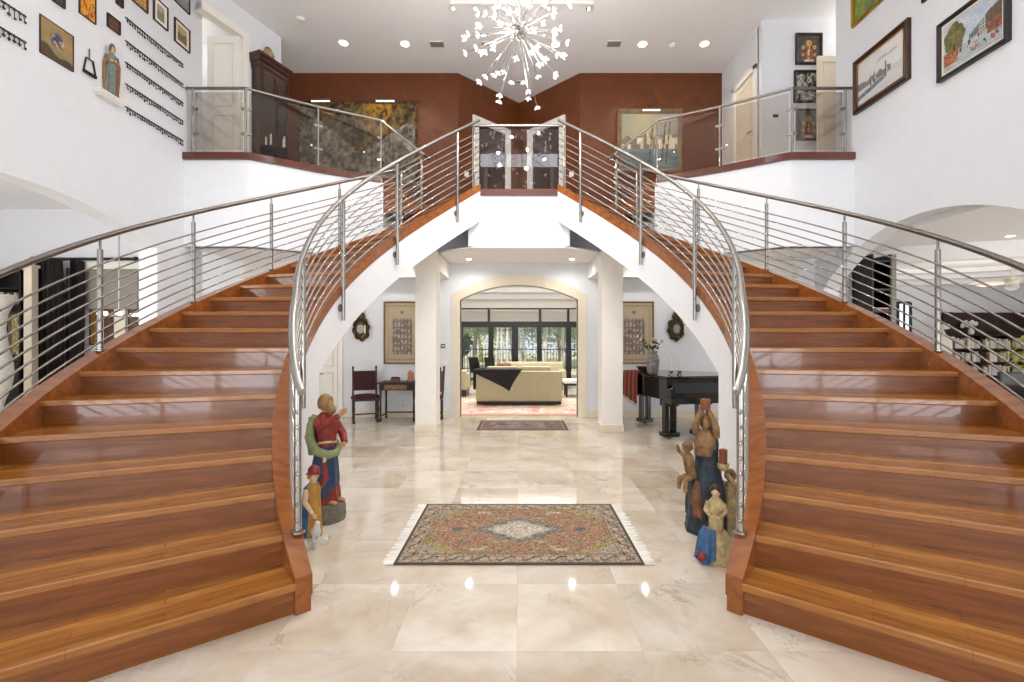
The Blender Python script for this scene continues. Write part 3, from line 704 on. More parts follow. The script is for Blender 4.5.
# ---- key racks
def key_mesh(kind, L, sc):
    mb = MB(); n = 10
    rw = .011*sc
    if kind != 2: mb.tube([(rw*math.cos(2*PI*i/n), 0, -rw+rw*math.sin(2*PI*i/n)) for i in range(n+1)], .0032*sc, 5, False)
    else: mb.plate([(0, 0), (rw*1.5, -rw*1.3), (0, -rw*2.6), (-rw*1.5, -rw*1.3)], -.003, .003)
    mb.tube([(0, 0, -2*rw), (0, 0, -L)], .0034*sc, 5)
    if kind == 0: mb.box(0, .016*sc, -.003, .003, -L, -L+.02*sc)
    if kind == 1: mb.box(-.014*sc, .014*sc, -.003, .003, -L+.012*sc, -L+.028*sc)
    if kind == 2: mb.plate([(0, -L*.6), (.014*sc, -L*.8), (0, -L*1.1), (-.014*sc, -L*.8)], -.004, .004)
    o = mb.build('hanging_key', 'iron'); return o
def rack(label, gname, klabel, px0, py0, px1, n, L, seed, sc=1.0):
    A = on_wall(-1, px0, py0); B = on_wall(-1, px1, py0); w = B[1]-A[1]; z = A[2]
    t = thing('key_rack', label, 'key rack', (-WX, (A[1]+B[1])/2, z), PI/2)
    MB().box(-w/2, w/2, -.012, 0, -.006, .006).build('rail', 'iron', t)
    hk = MB().tube([(0, -.008, 0), (0, -.022, -.002), (0, -.022, .006)], .002, 5).build('hook', 'iron', t); hk.location.x = -w/2+w*.5/n
    for i in range(1, n):
        q = hk.copy(); COL.objects.link(q); q.parent = t; q.location.x = -w/2+w*(i+.5)/n
    rnd = random.Random(seed); protos = {}
    for i in range(n):
        kd = rnd.randrange(3); ll = L*(1 if rnd.random() < .7 else 1.35)
        key = (kd, round(ll, 3))
        if key not in protos: protos[key] = key_mesh(kd, ll, sc); o = protos[key]
        else: o = protos[key].copy(); COL.objects.link(o)
        o.location = (-WX+.018, A[1]+w*(i+.5)/n, z-.004); o.rotation_euler = (0, 0, PI/2)
        tag(o, klabel, 'key', gname)
rows = [('topmost', 17), ('second', 40.4), ('third', 62), ('fourth', 83.5), ('lowest', 106.5)]
for i, (nm, y) in enumerate(rows):
    rack('%s of five thin iron key racks beside the glass gallery rail' % nm, 'keys on the %s rack by the gallery' % nm,
         'small old iron key hanging on the %s of the five racks by the gallery' % nm, 125, y, 182.5, 26, .062, 40+i)
rack('upper short iron rack at the left edge of the white wall', 'pendants on the upper rack at the left edge', 'black iron pendant on the upper rack at left edge of the photo', -12, -8, 25.5, 7, .085, 60, 1.15)
rack('lower short iron rack at the left edge of the white wall', 'pendants on the lower rack at the left edge', 'black iron pendant on the lower rack at left edge of the photo', -12, 20, 25.5, 7, .085, 61, 1.15)
# ---- right wall
wall_pic('painting', 'green landscape painting in a bright gold frame at top beside the gallery', 'painting', 1, 853.7, -30, 28.4, 887, .06, .045, 'gold', p_green, nx=40, ny=40)
wall_pic('painting', 'pale harbour painting with boats in brown and gold frame on white wall', 'painting', 1, 856, 63, 115.5, 911.5, .07, .075, 'mahogany', p_harbour, nx=110, ny=80, lip='gold')
wall_pic('painting', 'street scene painting in black frame with ivory liner, nearest picture on right wall', 'painting', 1, 940.5, 26, 83.5, 1012, .07, .05, 'black', p_street, nx=120, ny=90, mat_w=.022, mat_m='cream')
wall_pic('framed_print', 'black picture frame mostly above the photo edge between harbour and street paintings', 'picture', 1, 923.5, -45, 3.5, 931, .04, .02, 'black', p_dark(30, ['#222', '#444'.ljust(7, '4'), '#333333', '#555555']) if False else p_dark(30, ['#222222', '#444444', '#333333', '#555555']))
# ---- icons in the right corridor
zc = 8.345
def face(px0, px1, py0, py1, z): a = P(px0, py1, z); b = P(px1, py0, z); return a[0], b[0], a[2], b[2]
for nm, r, fn in (('topmost', (795, 821.5, 34, 65), p_icon(3, '#8a3a22')), ('middle', (793.6, 820, 71, 103), p_dark(33, ['#1a1512', '#3a322a', '#d8d4c8', '#2b241e'])), ('lowest', (796, 820, 109.5, 140.5), p_icon(6, '#7d2a1c', '#c9b07a', '#5a6674'))):
    x0, x1, z0, z1 = face(*r, zc)
    face_pic('icon_panel', '%s of three dark framed icons stacked on the right gallery wall' % nm, 'icon', x0, x1, z0, z1, zc, .05, .045, 'dark_wood', fn, nx=60, ny=70)
x0, x1, z0, z1 = face(771, 779, 114, 120, zc)
t = thing('thermostat', 'small grey thermostat on the right gallery wall left of the icons', 'thermostat', ((x0+x1)/2, zc, (z0+z1)/2))
MB().box(-.075, .075, -.022, 0, -.055, .055, .006).build('housing', 'trim_white', t); MB().box(-.05, .05, -.026, -.02, -.02, .04).build('screen', 'black', t)
# ---- terracotta wall: tapestry, town painting, picture lights, switch plates
x0, x1, z0, z1 = face(297, 418, 102, 186, 9.99)
t = thing('tapestry', 'large faded woven tapestry with golden foliage on terracotta wall', 'tapestry', ((x0+x1)/2, 9.99, (z0+z1)/2))
grid_paint('cloth', x1-x0, z1-z0, 150, 80, p_tapestry, 'rug_pile', t, (0, -.02, 0))
rail_tube([(-(x1-x0)/2-.05, -.012, (z1-z0)/2+.005), ((x1-x0)/2+.05, -.012, (z1-z0)/2+.005)], .012).build('hanging_rod', 'dark_wood', t, smooth=60)
x0, x1, z0, z1 = face(617, 681.5, 110, 173, 9.99)
face_pic('painting', 'harbour town painting with yellow sky in wooden frame on terracotta wall', 'painting', x0, x1, z0, z1, 9.99, .07, .09, 'gold_wood' if 'gold_wood' in M else 'gold', p_town, nx=70, ny=60)
def picture_light(px, py, w, label):
    x, y, z = P(px, py, 9.78); t = thing('picture_light', label, 'picture light', (x, 9.98, z))
    rail_tube([(0, -.0, .10), (0, -.08, .13), (0, -.2, .02)], .008).build('arm', 'steel', t, smooth=60)
    rail_tube([(-w/2, -.2, 0), (w/2, -.2, 0)], .022).build('lamp_tube', 'steel', t, smooth=60)
    MB().box(-w/2+.02, w/2-.02, -.205, -.185, -.026, -.02).build('bulb', 'lamp_white', t)
picture_light(320.5, 100, .42, 'left of two steel picture lights above the tapestry'); picture_light(385, 100, .42, 'right of two steel picture lights above the tapestry')
picture_light(651.5, 109, .40, 'steel picture light above the harbour town painting')
for s, w_ in ((-1, 'left'), (1, 'right')):
    t = thing('switch_plate', 'small white switch plate on terracotta wall %s of the glazed doors' % w_, 'switch', (s*1.17, 10.15, 5.22), s*-PI/4)
    MB().box(-.06, .06, -.012, 0, -.06, .06, .004).build('plate', 'trim_white', t); MB().box(-.02, .02, -.018, -.01, -.03, .03, .003).build('rocker', 'trim_white', t)
# ---- glazed doors in the V
for s, n_ in ((-1, 1), (1, 2)):
    a, b = (-1.05, 10.27), (-.23, 11.04)
    d = tag(bpy.data.objects.new('door_%d' % n_, None), kind='structure'); COL.objects.link(d); d.location = (s*-.64, 10.655, LV)
    u = Vector((b[0]-a[0], b[1]-a[1], 0)).normalized(); nrm = Vector((u.y, -u.x, 0))
    W = lambda t, n, z: (s*(-(a[0]+u.x*t+nrm.x*n)) if False else (a[0]+u.x*t+nrm.x*n)*(1 if s < 0 else -1), a[1]+u.y*t+nrm.y*n, z)
    def slab(name, t0, t1, z0, z1, n0, n1, m):
        vs = [W(t, n, z) for z in (z0, z1) for t, n in ((t0, n0), (t1, n0), (t1, n1), (t0, n1))]
        return MB().add(vs, [(0, 3, 2, 1), (4, 5, 6, 7), (0, 1, 5, 4), (1, 2, 6, 5), (2, 3, 7, 6), (3, 0, 4, 7)]).build(name, m, d, True)
    L = 1.125
    slab('stile', 0, .15, LV, 6.6, -.02, .05, 'trim_white'); slab('stile', L-.15, L, LV, 6.6, -.02, .05, 'trim_white')
    slab('head_rail', .15, L-.15, 6.46, 6.6, -.02, .05, 'trim_white'); slab('bottom_rail', .15, L-.15, LV, LV+.2, -.02, .05, 'trim_white')
    slab('pane', .15, L-.15, LV+.2, 6.46, .0, .012, 'door_glass'); slab('handle', L-.11, L-.09, LV+.95, LV+1.1, .05, .09, 'steel')
# ---- white doors upstairs
def door_leaf(name, x0, x1, y, z0, z1, lever=0, lm='cream'):
    d = tag(bpy.data.objects.new(name, None), kind='structure'); COL.objects.link(d); d.location = ((x0+x1)/2, y, z0)
    w = x1-x0; h = z1-z0
    mb = MB(); mb.box(-w/2, w/2, 0, .04, 0, h); mb.build('leaf', lm, d, bevel=.003)
    for a, b in ((.07, .42), (.48, .95)):
        mb = MB(); X0, X1, Z0, Z1 = -w/2+w*.17, w/2-w*.17, h*a, h*b
        mb.box(X0, X1, -.012, 0, Z1-.02, Z1); mb.box(X0, X1, -.012, 0, Z0, Z0+.02); mb.box(X0, X0+.02, -.012, 0, Z0, Z1); mb.box(X1-.02, X1, -.012, 0, Z0, Z1); mb.build('panel_moulding', 'cream', d, bevel=.003)
    if lever:
        mb = MB(); lx = lever*(w/2-.06); mb.tube([(lx, 0, 1.0), (lx, -.05, 1.0), (lx-lever*.11, -.055, 1.0)], .011, 8); mb.lathe([(.026, -.004), (.026, .004)], (lx, -.004, 1.0), 12); mb.build('lever', 'steel', d, smooth=50)
    return d
door_leaf('door_3', -5.52, -4.96, 8.06, LG, 6.9, lm='trim_white')
door_leaf('door_4', 5.32, 5.9, 8.1, LG, 6.58)
d = door_leaf('door_5', -.36, .36, 0, LG, 6.6, 1); d.location = (4.455, 8.98, LG); d.rotation_euler = (0, 0, -PI/2)
mb = MB(); mb.box(4.42, 4.46, 8.52, 8.61, LG, 6.7); mb.box(4.42, 4.46, 9.35, 9.44, LG, 6.7); mb.box(4.42, 4.46, 8.52, 9.44, 6.61, 6.7); struct(mb.build('trim_13', 'trim_white', bevel=.004))
# ---- armoire on the left gallery
c = gl(1.3, .12); t = thing('armoire', 'dark carved mahogany armoire on the left gallery with stepped crown', 'cabinet', (c[0], c[1], LG), math.atan2(GD[1], GD[0]))
MB().box(-.3, .3, -.1, .11, .08, 2.0, .004).build('body', 'mahogany', t)
MB().box(-.32, .32, -.12, .115, 0, .09, .008).build('plinth', 'mahogany', t)
mb = MB(); mb.loft([[(-.3-e, -.1-e, z), (.3+e, -.1-e, z), (.3+e, .112, z), (-.3-e, .112, z)] for e, z in ((0, 1.93), (.012, 1.97), (.012, 2.02), (.035, 2.06), (.04, 2.10), (.06, 2.14), (.065, 2.18))]); mb.build('crown', 'mahogany', t)
for x in (-.28, .28): MB().lathe([(.018, 0), (.022, .05), (.014, .1), (.018, .9), (.014, 1.7), (.024, 1.76)], (x, -.112, .12), 12).build('turned_post', 'bronze', t, smooth=50)
for s in (-1, 1):
    dd = MB().box(s*.01, s*.25, -.115, -.1, .12, 1.88, .004).build('door', 'mahogany', t)
    mb = MB(); mb.plate([(s*.04, .2), (s*.22, .2), (s*.22, 1.6), (s*.13, 1.75), (s*.04, 1.6)], -.122, -.115); mb.build('door_panel', 'dark_wood', dd)
c = gl(1.24, .13); t = thing('decorated_jar', 'round brown and cream jar on top of the mahogany armoire', 'jar', (c[0], c[1], LG+2.18))
MB().lathe([(.05, 0), (.09, .03), (.11, .09), (.10, .14), (.06, .18), (.05, .2), (.055, .21)], (0, 0, 0), 20).build('body', 'jar_glaze', t, smooth=50); MB().lathe([(.06, .205), (.05, .225), (.015, .235), (.02, .25), (.004, .258)], (0, 0, 0), 16).build('lid', 'bronze', t, smooth=50)
# ---- candelabrum on the left gallery
cx_, cy_ = -4.22, 7.95; t = thing('candelabrum', 'black iron floor candelabrum with white candles behind the left gallery glass', 'candelabrum', (cx_, cy_, LG))
MB().tube([(0, 0, .05), (0, 0, 1.45)], .012, 10).build('pole', 'iron', t, smooth=50)
MB().lathe([(.012, .72), (.03, .75), (.04, .79), (.03, .83), (.012, .86)], (0, 0, 0), 14).build('knop', 'iron', t, smooth=60)
MB().lathe([(.2, .33), (.22, .335), (.2, .345), (.05, .34)], (-.06, 0, 0), 20).build('tray', 'iron', t, smooth=40)
for i in range(3):
    w = 2*PI*i/3+.4; MB().tube([(0, 0, .34), (.1*math.cos(w), .1*math.sin(w), .18), (.19*math.cos(w), .19*math.sin(w), 0.01)], .012, 8).build('leg', 'iron', t, smooth=50)
for x, y in ((-.2, 0), (-.05, -.12), (.05, .1), (.13, -.02)):
    cs = MB().lathe([(.03, .345), (.035, .36), (.02, .37)], (x, y, 0), 12).build('candle_cup', 'iron', t, smooth=40)
    MB().lathe([(.015, .36), (.015, .56), (.006, .565)], (x, y, 0), 12).build('candle', 'wax', cs, smooth=40)
# ---- ceiling fittings
def downlight(px, py, label, z=None, H=HCEIL, r=.085, grp=None):
    if z is None: z = F*(H-HC)/(CY-py)
    x = (px-CX)/F*z; t = thing('ceiling_light', label, 'ceiling light', (x, z, H), 0, grp)
    MB().lathe([(r, 0), (r*1.25, -.002), (r*1.25, -.01), (r, -.012)], (0, 0, 0), 24).build('trim_ring', 'trim_white', t, smooth=40); MB().lathe([(r*.98, -.0125), (r*.98, -.014)], (0, 0, 0), 24).build('lens', 'lamp_white', t)
    return x, z
DL = []
for px, py, lb in ((343.5, 42.5, 'recessed ceiling light left of the other on the left upper ceiling'), (405, 43.5, 'recessed ceiling light beside the left ceiling vent'), (642.5, 44, 'recessed ceiling light beside the right ceiling vent'), (704.5, 43.5, 'rightmost recessed ceiling light on the upper ceiling'), (555.5, 44, 'recessed ceiling light seen behind the chandelier')):
    DL.append(downlight(px, py, lb))
for px, py, lb in ((300.5, 18.5, 'small white smoke detector at left on the ceiling'), (672.5, 45.5, 'small white smoke detector between the two right ceiling lights')):
    z = F*(HCEIL-HC)/(CY-py); t = thing('smoke_detector', lb, 'smoke detector', ((px-CX)/F*z, z, HCEIL)); MB().lathe([(.075, 0), (.075, -.02), (.05, -.045)], (0, 0, 0), 20).build('housing', 'trim_white', t, smooth=40); MB().lathe([(.02, -.044), (.02, -.05)], (0, 0, 0), 12).build('sensor_cap', 'trim_white', t)
for px, py, w, lb in ((437, 44.5, .3, 'slatted ceiling vent left of the chandelier'), (614, 44, .3, 'slatted ceiling vent right of the chandelier'), (485, 43.5, .16, 'small round-cornered ceiling vent seen through the chandelier rods'), (519.5, 82, .16, 'small ceiling vent near the point of the terracotta recess')):
    z = F*(HCEIL-HC)/(CY-py); t = thing('ceiling_vent', lb, 'vent', ((px-CX)/F*z, z, HCEIL))
    mb = MB(); mb.box(-w/2, w/2, -w*.35, -w*.3, -.012, 0); mb.box(-w/2, w/2, w*.3, w*.35, -.012, 0); mb.box(-w/2, -w/2+.02, -w*.35, w*.35, -.012, 0); mb.box(w/2-.02, w/2, -w*.35, w*.35, -.012, 0); mb.build('frame', 'trim_white', t)
    mb = MB(); n = max(4, int(w*24))
    for i in range(n): y = -w*.3+w*.6*(i+.5)/n; mb.add([(-w/2+.02, y-.012, -.012), (w/2-.02, y-.012, -.012), (w/2-.02, y+.012, -.001), (-w/2+.02, y+.012, -.001)], [(0, 1, 2, 3)])
    mb.build('slats', 'vent_grey', t); MB().box(-w/2+.01, w/2-.01, -w*.31, w*.31, -.0008, 0).build('duct', 'duct_grey', t)
# track light
zt = 7.93; t = thing('track_light', 'white ceiling track with small black spotlights behind the chandelier', 'track light', (.03, zt, HCEIL))
MB().box(-1.22, 1.26, -.04, .04, -.035, 0, .004).build('track', 'trim_white', t)
for px in (453, 475, 504, 548, 588):
    x = (px-CX)/F*zt-.03
    sp = MB().tube([(x, 0, -.035), (x, 0, -.075)], .008, 8).build('spot_arm', 'steel', t, smooth=50)
    MB().tube([(x, .04, -.07), (x+.01, -.03, -.12)], .032, 12).build('spotlight', 'black', t, smooth=40); MB().tube([(x+.01, -.03, -.12), (x+.0105, -.033, -.122)], .026, 12).build('spot_lens', 'lamp_white', t)
# ---- chandelier
ch = thing('chandelier', 'large sputnik chandelier of thin chrome rods with glowing glass blossoms', 'chandelier', (0, 5.77, 5.44))
MB().ball((0, 0, 0), .085, 18).build('hub', 'steel', ch, smooth=60)
MB().tube([(0, 0, .06), (0, 0, HCEIL-5.44)], .014, 10).build('stem', 'steel', ch, smooth=50); MB().lathe([(.12, 1.95), (.12, 1.92), (.03, 1.89)], (0, 0, 0), 24).build('canopy', 'steel', ch, smooth=40)
def blossom(p, d, sc):
    d = Vector(d).normalized(); a = d.cross(Vector((.3, .5, .8))).normalized(); b = d.cross(a); mb = MB()
    for i in range(4):
        w = PI/2*i; q = (d*.75+(a*math.cos(w)+b*math.sin(w))*.85).normalized()
        mb.tube([Vector(p)+q*(.004*sc), Vector(p)+q*(.018*sc), Vector(p)+q*(.04*sc), Vector(p)+q*(.055*sc), Vector(p)+q*(.062*sc)], [.004*sc, .009*sc, .013*sc, .009*sc, .003*sc], 6)
    return mb
rnd = random.Random(11); n = 74
for i in range(n):
    zz = 1-2*(i+.5)/n; ph = i*2.39996+rnd.uniform(-.2, .2); r = math.sqrt(1-zz*zz)
    d = Vector((r*math.cos(ph), r*math.sin(ph), zz)); L = (rnd.uniform(.42, .92) if zz < .45 else rnd.uniform(.25, .6)); 
    if zz < -.3: L = rnd.uniform(.5, .95)
    e = d*L
    ro = MB().tube([d*.07, e], .003, 5).build('rod', 'steel', ch, smooth=60)
    MB().lathe([(.006, 0), (.02, .004), (.012, .02), (.005, .03)], (0, 0, 0), 8).xf(Matrix.Translation(d*.08) @ d.to_track_quat('Z', 'Y').to_matrix().to_4x4()).build('socket', 'steel', ro)
    blossom(e, d, .88).build('glass_blossom', 'bulb', ro, smooth=60)
# saint figure and its shelf
zs = 5.92
t = thing('wall_shelf', 'small white moulded shelf on the left wall carrying the saint figure', 'shelf', (-WX, zs, 4.64), PI/2)
mb = MB(); mb.loft([[(-.19-e, 0, z), (.17+e, 0, z), (.17+e, -.10-e, z), (-.19-e, -.10-e, z)] for e, z in ((-.03, -.02), (-.015, .0), (0, .008), (.0, .03), (.01, .033), (.01, .05))]); mb.build('board', 'trim_white', t)
# ================================================================== FIGURES
def ring(cx, cy, z, rx, ry, n=32, amp=0, fn=9, ph=0, tilt=(0, 0)):
    out = []
    for j in range(n):
        w = 2*PI*j/n; f = 1+amp*math.sin(fn*w+ph)+amp*.5*math.sin((fn*2+1)*w+ph*1.7)
        x = rx*f*math.cos(w); y = ry*f*math.sin(w); out.append((cx+x, cy+y, z+tilt[0]*x+tilt[1]*y))
    return out
def robe(rings, n=32):
    """rings: (cx, cy, z, rx, ry, amp, fold count, phase[, tiltx, tilty])"""
    mb = MB(); mb.loft([ring(r[0], r[1], r[2], r[3], r[4], n, r[5], r[6], r[7], tuple(r[8:10]) if len(r) > 8 else (0, 0)) for r in rings]); return mb
def head_mesh(h):
    """head of height h, chin at z=0, facing -y"""
    mb = MB(); nu, nv = 30, 24; vs = []
    g = lambda a, b, s: math.exp(-((a/s)**2+(b/s)**2))
    for i in range(1, nv):
        el = -PI/2+PI*i/nv
        for j in range(nu):
            az = 2*PI*j/nu; d = math.atan2(math.sin(az), math.cos(az))       # 0 = front
            r = 1.0
            r += .22*g(d, el+.10, .17)+.10*g(d, el-.08, .13)                  # nose
            r -= .09*(g(d-.42, el-.16, .2)+g(d+.42, el-.16, .2))               # eye sockets
            r += .05*(g(d-.42, el-.13, .1)+g(d+.42, el-.13, .1))               # lids
            r += .05*g(d*.5, el-.42, .18)                                      # brow
            r -= .05*g(d*.8, el+.30, .07); r += .05*g(d, el+.40, .16); r -= .05*g(d*.7, el+.50, .08); r += .12*g(d, el+.78, .25)   # lips, chin
            r += .10*(g(d-1.62, el-.02, .16)+g(d+1.62, el-.02, .16))           # ears
            wx = .37*h*(1-.16*max(0, -math.sin(el))); wy = .43*h; wz = .5*h
            vs.append((r*wx*math.cos(el)*math.sin(d), -r*wy*math.cos(el)*math.cos(d)+(.03*h), .5*h+wz*math.sin(el)*(1 if el > 0 else 1.0)))
    fs = [(i*nu+j, i*nu+(j+1) % nu, (i+1)*nu+(j+1) % nu, (i+1)*nu+j) for i in range(nv-2) for j in range(nu)]
    fs += [tuple(range(nu-1, -1, -1)), tuple((nv-2)*nu+j for j in range(nu))]
    mb.add(vs, fs)
    mb.tube([(0, .06*h, -.28*h), (0, .05*h, .18*h)], [.22*h, .2*h], 14)
    return mb
def hair_mesh(h, style):
    mb = MB(); nu, nv = 28, 14; vs = []
    for i in range(nv+1):
        t = i/nv
        for j in range(nu):
            d = 2*PI*j/nu; dd = math.atan2(math.sin(d), math.cos(d)); front = math.exp(-(dd/.85)**2)
            el0 = {'short': -.5, 'long': -.75, 'cap': .12, 'curls': -.25}[style]; el = PI/2*.98-(PI/2*.98-(el0+(.55-el0)*front))*t
            r = 1.10+.04*math.sin(9*d+5*t)+(.06*math.sin(13*d)*math.sin(9*t) if style == 'curls' else 0)
            vs.append((r*.39*h*math.cos(el)*math.sin(dd), -r*.44*h*math.cos(el)*math.cos(dd)+.03*h, .5*h+r*.51*h*math.sin(el)))
    fs = [(i*nu+j, i*nu+(j+1) % nu, (i+1)*nu+(j+1) % nu, (i+1)*nu+j) for i in range(nv) for j in range(nu)]
    fs += [tuple(range(nu)), tuple(nv*nu+j for j in range(nu-1, -1, -1))]
    mb.add(vs, fs); return mb
def Rm(loc, yaw=0, pitch=0, roll=0):
    return Matrix.Translation(loc) @ Matrix.Rotation(yaw, 4, 'Z') @ Matrix.Rotation(pitch, 4, 'X') @ Matrix.Rotation(roll, 4, 'Y')
def hand_mesh(p, d, up, s, curl=.5):
    """palm with four fingers and a thumb; d = forward, up = back of the hand"""
    d = Vector(d).normalized(); up = Vector(up); up = (up-d*up.dot(d)).normalized(); sd = d.cross(up); p = Vector(p); mb = MB()
    mb.loft([[tuple(p+d*a*s+sd*(w*math.cos(q))*s+up*(t*math.sin(q))*s) for q in [2*PI*k/12 for k in range(12)]] for a, w, t in ((-.1, .16, .12), (.1, .24, .13), (.35, .27, .12), (.5, .25, .10))])
    for i, (off, ln) in enumerate(((-.19, .40), (-.065, .47), (.065, .44), (.19, .34))):
        a = p+d*.47*s+sd*off*s; m1 = a+(d*math.cos(curl*.6)-up*math.sin(curl*.6))*ln*.5*s; m2 = m1+(d*math.cos(curl*1.7)-up*math.sin(curl*1.7))*ln*.55*s
        mb.tube([a, m1, m2], [.065*s, .058*s, .042*s], 7)
    a = p+d*.08*s-sd*.2*s; mb.tube([a, a+(d*.6-sd*.75)*.2*s, a+(d*1.25-sd*.75-up*.25)*.25*s], [.075*s, .065*s, .045*s], 7)
    return mb
def arm(pts, radii, n=12): return MB().tube(pts, radii, n)
# ---- statue of the pointing man
t = thing('statue', 'painted statue of bearded man in red tunic pointing, beside the left staircase', 'statue', (-1.63, 3.84, 0), math.radians(72)); t.scale = (1.05, 1.05, 1.06)
MB().lathe([(.15, 0), (.155, .03), (.150, .06), (.152, .10), (.14, .135), (.10, .14)], (0, 0, 0), 28).build('round_base', 'stone', t, smooth=40)
robe([(0, 0, .13, .115, .095, .10, 7, 0), (0, 0, .2, .11, .09, .10, 7, .3), (0, .005, .32, .10, .082, .08, 7, .5), (0, .005, .45, .092, .075, .05, 7, .6), (0, .0, .56, .08, .064, .02, 7, .6)]).build('red_robe', 'paint_red', t, smooth=60)
robe([(-.005, .012, .24, .12, .098, .08, 8, 1, .55, .1), (-.005, .012, .33, .116, .095, .07, 8, 1.2, .4, .1), (0, .01, .45, .105, .086, .05, 8, 1.4, .15, 0), (0, 0, .57, .088, .07, .02, 8, 1.5), (0, 0, .60, .08, .064, 0, 8, 1.5)]).build('blue_mantle', 'paint_blue', t, smooth=60)
robe([(0, 0, .57, .082, .066, .02, 9, 0), (0, -.005, .66, .086, .070, .03, 9, .2), (0, -.008, .74, .098, .070, .02, 9, .4), (0, 0, .80, .094, .058, .01, 9, .4), (0, .005, .835, .055, .042, 0, 9, 0), (0, .005, .85, .036, .034, 0, 9, 0)]).build('red_tunic', 'paint_red', t, smooth=60)
MB().tube([(.084*math.cos(w), .069*math.sin(w), .615+.01*math.sin(2*w)) for w in [2*PI*i/20 for i in range(21)]], .011, 8).build('belt', 'cream_paint', t, smooth=60)
MB().tube([(-.06, .05, .83), (-.10, .06, .76), (-.12, .05, .66), (-.11, .0, .565), (-.06, -.065, .525), (.02, -.088, .53), (.085, -.06, .565), (.12, .0, .60)], [.024, .030, .034, .036, .034, .030, .026, .018], 14).build('green_cloak', 'paint_green', t, smooth=60)
MB().loft([[(-.09-.05*u*math.sin(PI*q), .055+.02*math.sin(5*q*PI)*.4+e, .82-.30*q) for q in (0, .25, .5, .75, 1)]+[(.07, .06+e, .82-.34*q) for q in (1, .75, .5, .25, 0)] for u, e in ((.4, .0), (1, .02), (.4, .035))]).build('cloak_back', 'paint_green', t, smooth=60)
head_mesh(.128).xf(Rm((0, -.012, .855), math.radians(8), math.radians(-8))).build('head', 'skin', t, smooth=True)
hair_mesh(.132, 'short').xf(Rm((0, -.012, .855), math.radians(8), math.radians(-8))).build('hair', 'hair_brown', t, smooth=True)
robe([(0, -.05, .83, .018, .014, .2, 5, 0), (0, -.058, .855, .032, .024, .15, 7, 0), (0, -.058, .885, .040, .026, .1, 7, 1), (0, -.045, .91, .036, .02, .1, 7, 1)], 20).build('beard', 'hair_brown', t, smooth=True)
arm([(-.085, 0, .79), (-.125, -.05, .755), (-.105, -.13, .79), (-.09, -.20, .845)], [.036, .036, .030, .024]).build('sleeve', 'paint_red', t, smooth=60)
arm([(.085, .0, .79), (.14, -.01, .70), (.15, -.04, .655), (.10, -.10, .60)], [.036, .037, .034, .026]).build('sleeve', 'paint_red', t, smooth=60)
hand_mesh((-.088, -.212, .855), (.1, -.8, .6), (-.7, -.4, .3), .072, .2).build('hand', 'skin', t, smooth=60)
hand_mesh((.09, -.108, .594), (-.8, -.25, -.1), (.2, -.9, .3), .066, .7).build('hand', 'skin', t, smooth=60)
for x in (-.045, .05): MB().ball((x, -.105, .15), .026, 12, .9, 1.6, .7).build('foot', 'skin', t, smooth=60)
# ---- statue of the boy with the lamb
t = thing('statue', 'small painted statue in blue cloak and red hat on white rock base', 'statue', (-1.515, 3.36, 0), math.radians(35))
MB().loft([ring(0, 0, z, r*1.15, r*.9, 30, .12, 7, z*30) for z, r in ((0, .092), (.02, .096), (.04, .088), (.06, .06), (.065, .02))]).build('rock_base', 'plaster_rock', t, smooth=30)
robe([(.0, .01, .05, .062, .05, .08, 7, 0), (0, .01, .15, .058, .045, .07, 7, .3), (0, .005, .27, .05, .04, .04, 7, .6), (0, 0, .36, .045, .036, .02, 7, .8), (0, 0, .42, .052, .036, 0, 7, 1), (0, 0, .455, .03, .026, 0, 7, 0)]).build('yellow_tunic', 'paint_yellow', t, smooth=60)
robe([(-.02, .025, .06, .07, .045, .10, 6, .5), (-.022, .025, .2, .066, .045, .09, 6, .8), (-.018, .022, .33, .06, .042, .06, 6, 1), (-.01, .018, .42, .056, .036, .03, 6, 1), (0, .012, .45, .035, .028, 0, 6, 1)]).build('blue_cloak', 'paint_bright_blue', t, smooth=60)
head_mesh(.088).xf(Rm((0, -.01, .455), math.radians(15), math.radians(-12))).build('head', 'skin_pale', t, smooth=True)
hair_mesh(.094, 'curls').xf(Rm((0, -.01, .455), math.radians(15), math.radians(-12))).build('hair', 'paint_yellow', t, smooth=True)
MB().lathe([(.052, .0), (.056, .008), (.044, .014), (.040, .04), (.022, .062), (.004, .068)], (0, 0, 0), 18).xf(Rm((0, .002, .518), 0, -.12)).build('red_hat', 'paint_red', t, smooth=50)
arm([(.045, 0, .42), (.08, -.01, .47), (.072, -.03, .55), (.065, -.035, .60)], [.02, .021, .017, .014]).build('sleeve', 'paint_red', t, smooth=60)
hand_mesh((.064, -.036, .605), (0, -.1, 1), (0, 1, .2), .042, .4).build('hand', 'skin_pale', t, smooth=60)
arm([(-.05, 0, .41), (-.066, -.03, .33), (-.02, -.062, .245)], [.02, .02, .014]).build('arm', 'skin_pale', t, smooth=60)
hand_mesh((-.016, -.066, .238), (.5, -.3, -.8), (-.4, -.8, .1), .042, .5).build('hand', 'skin_pale', t, smooth=60)
MB().tube([(.0, -.02, .11), (.0, -.08, .115), (.0, -.10, .15), (.0, -.115, .185)], [.03, .034, .024, .018], 12).build('lamb', 'white_paint', t, smooth=60)
MB().ball((.0, -.128, .195), .021, 12, .8, 1.3, .9).build('lamb_head', 'white_paint', t, smooth=60)
for x in (-.018, .018): MB().tube([(x, -.085, .1), (x, -.09, .05)], [.009, .008], 8).build('lamb_leg', 'white_paint', t, smooth=60)
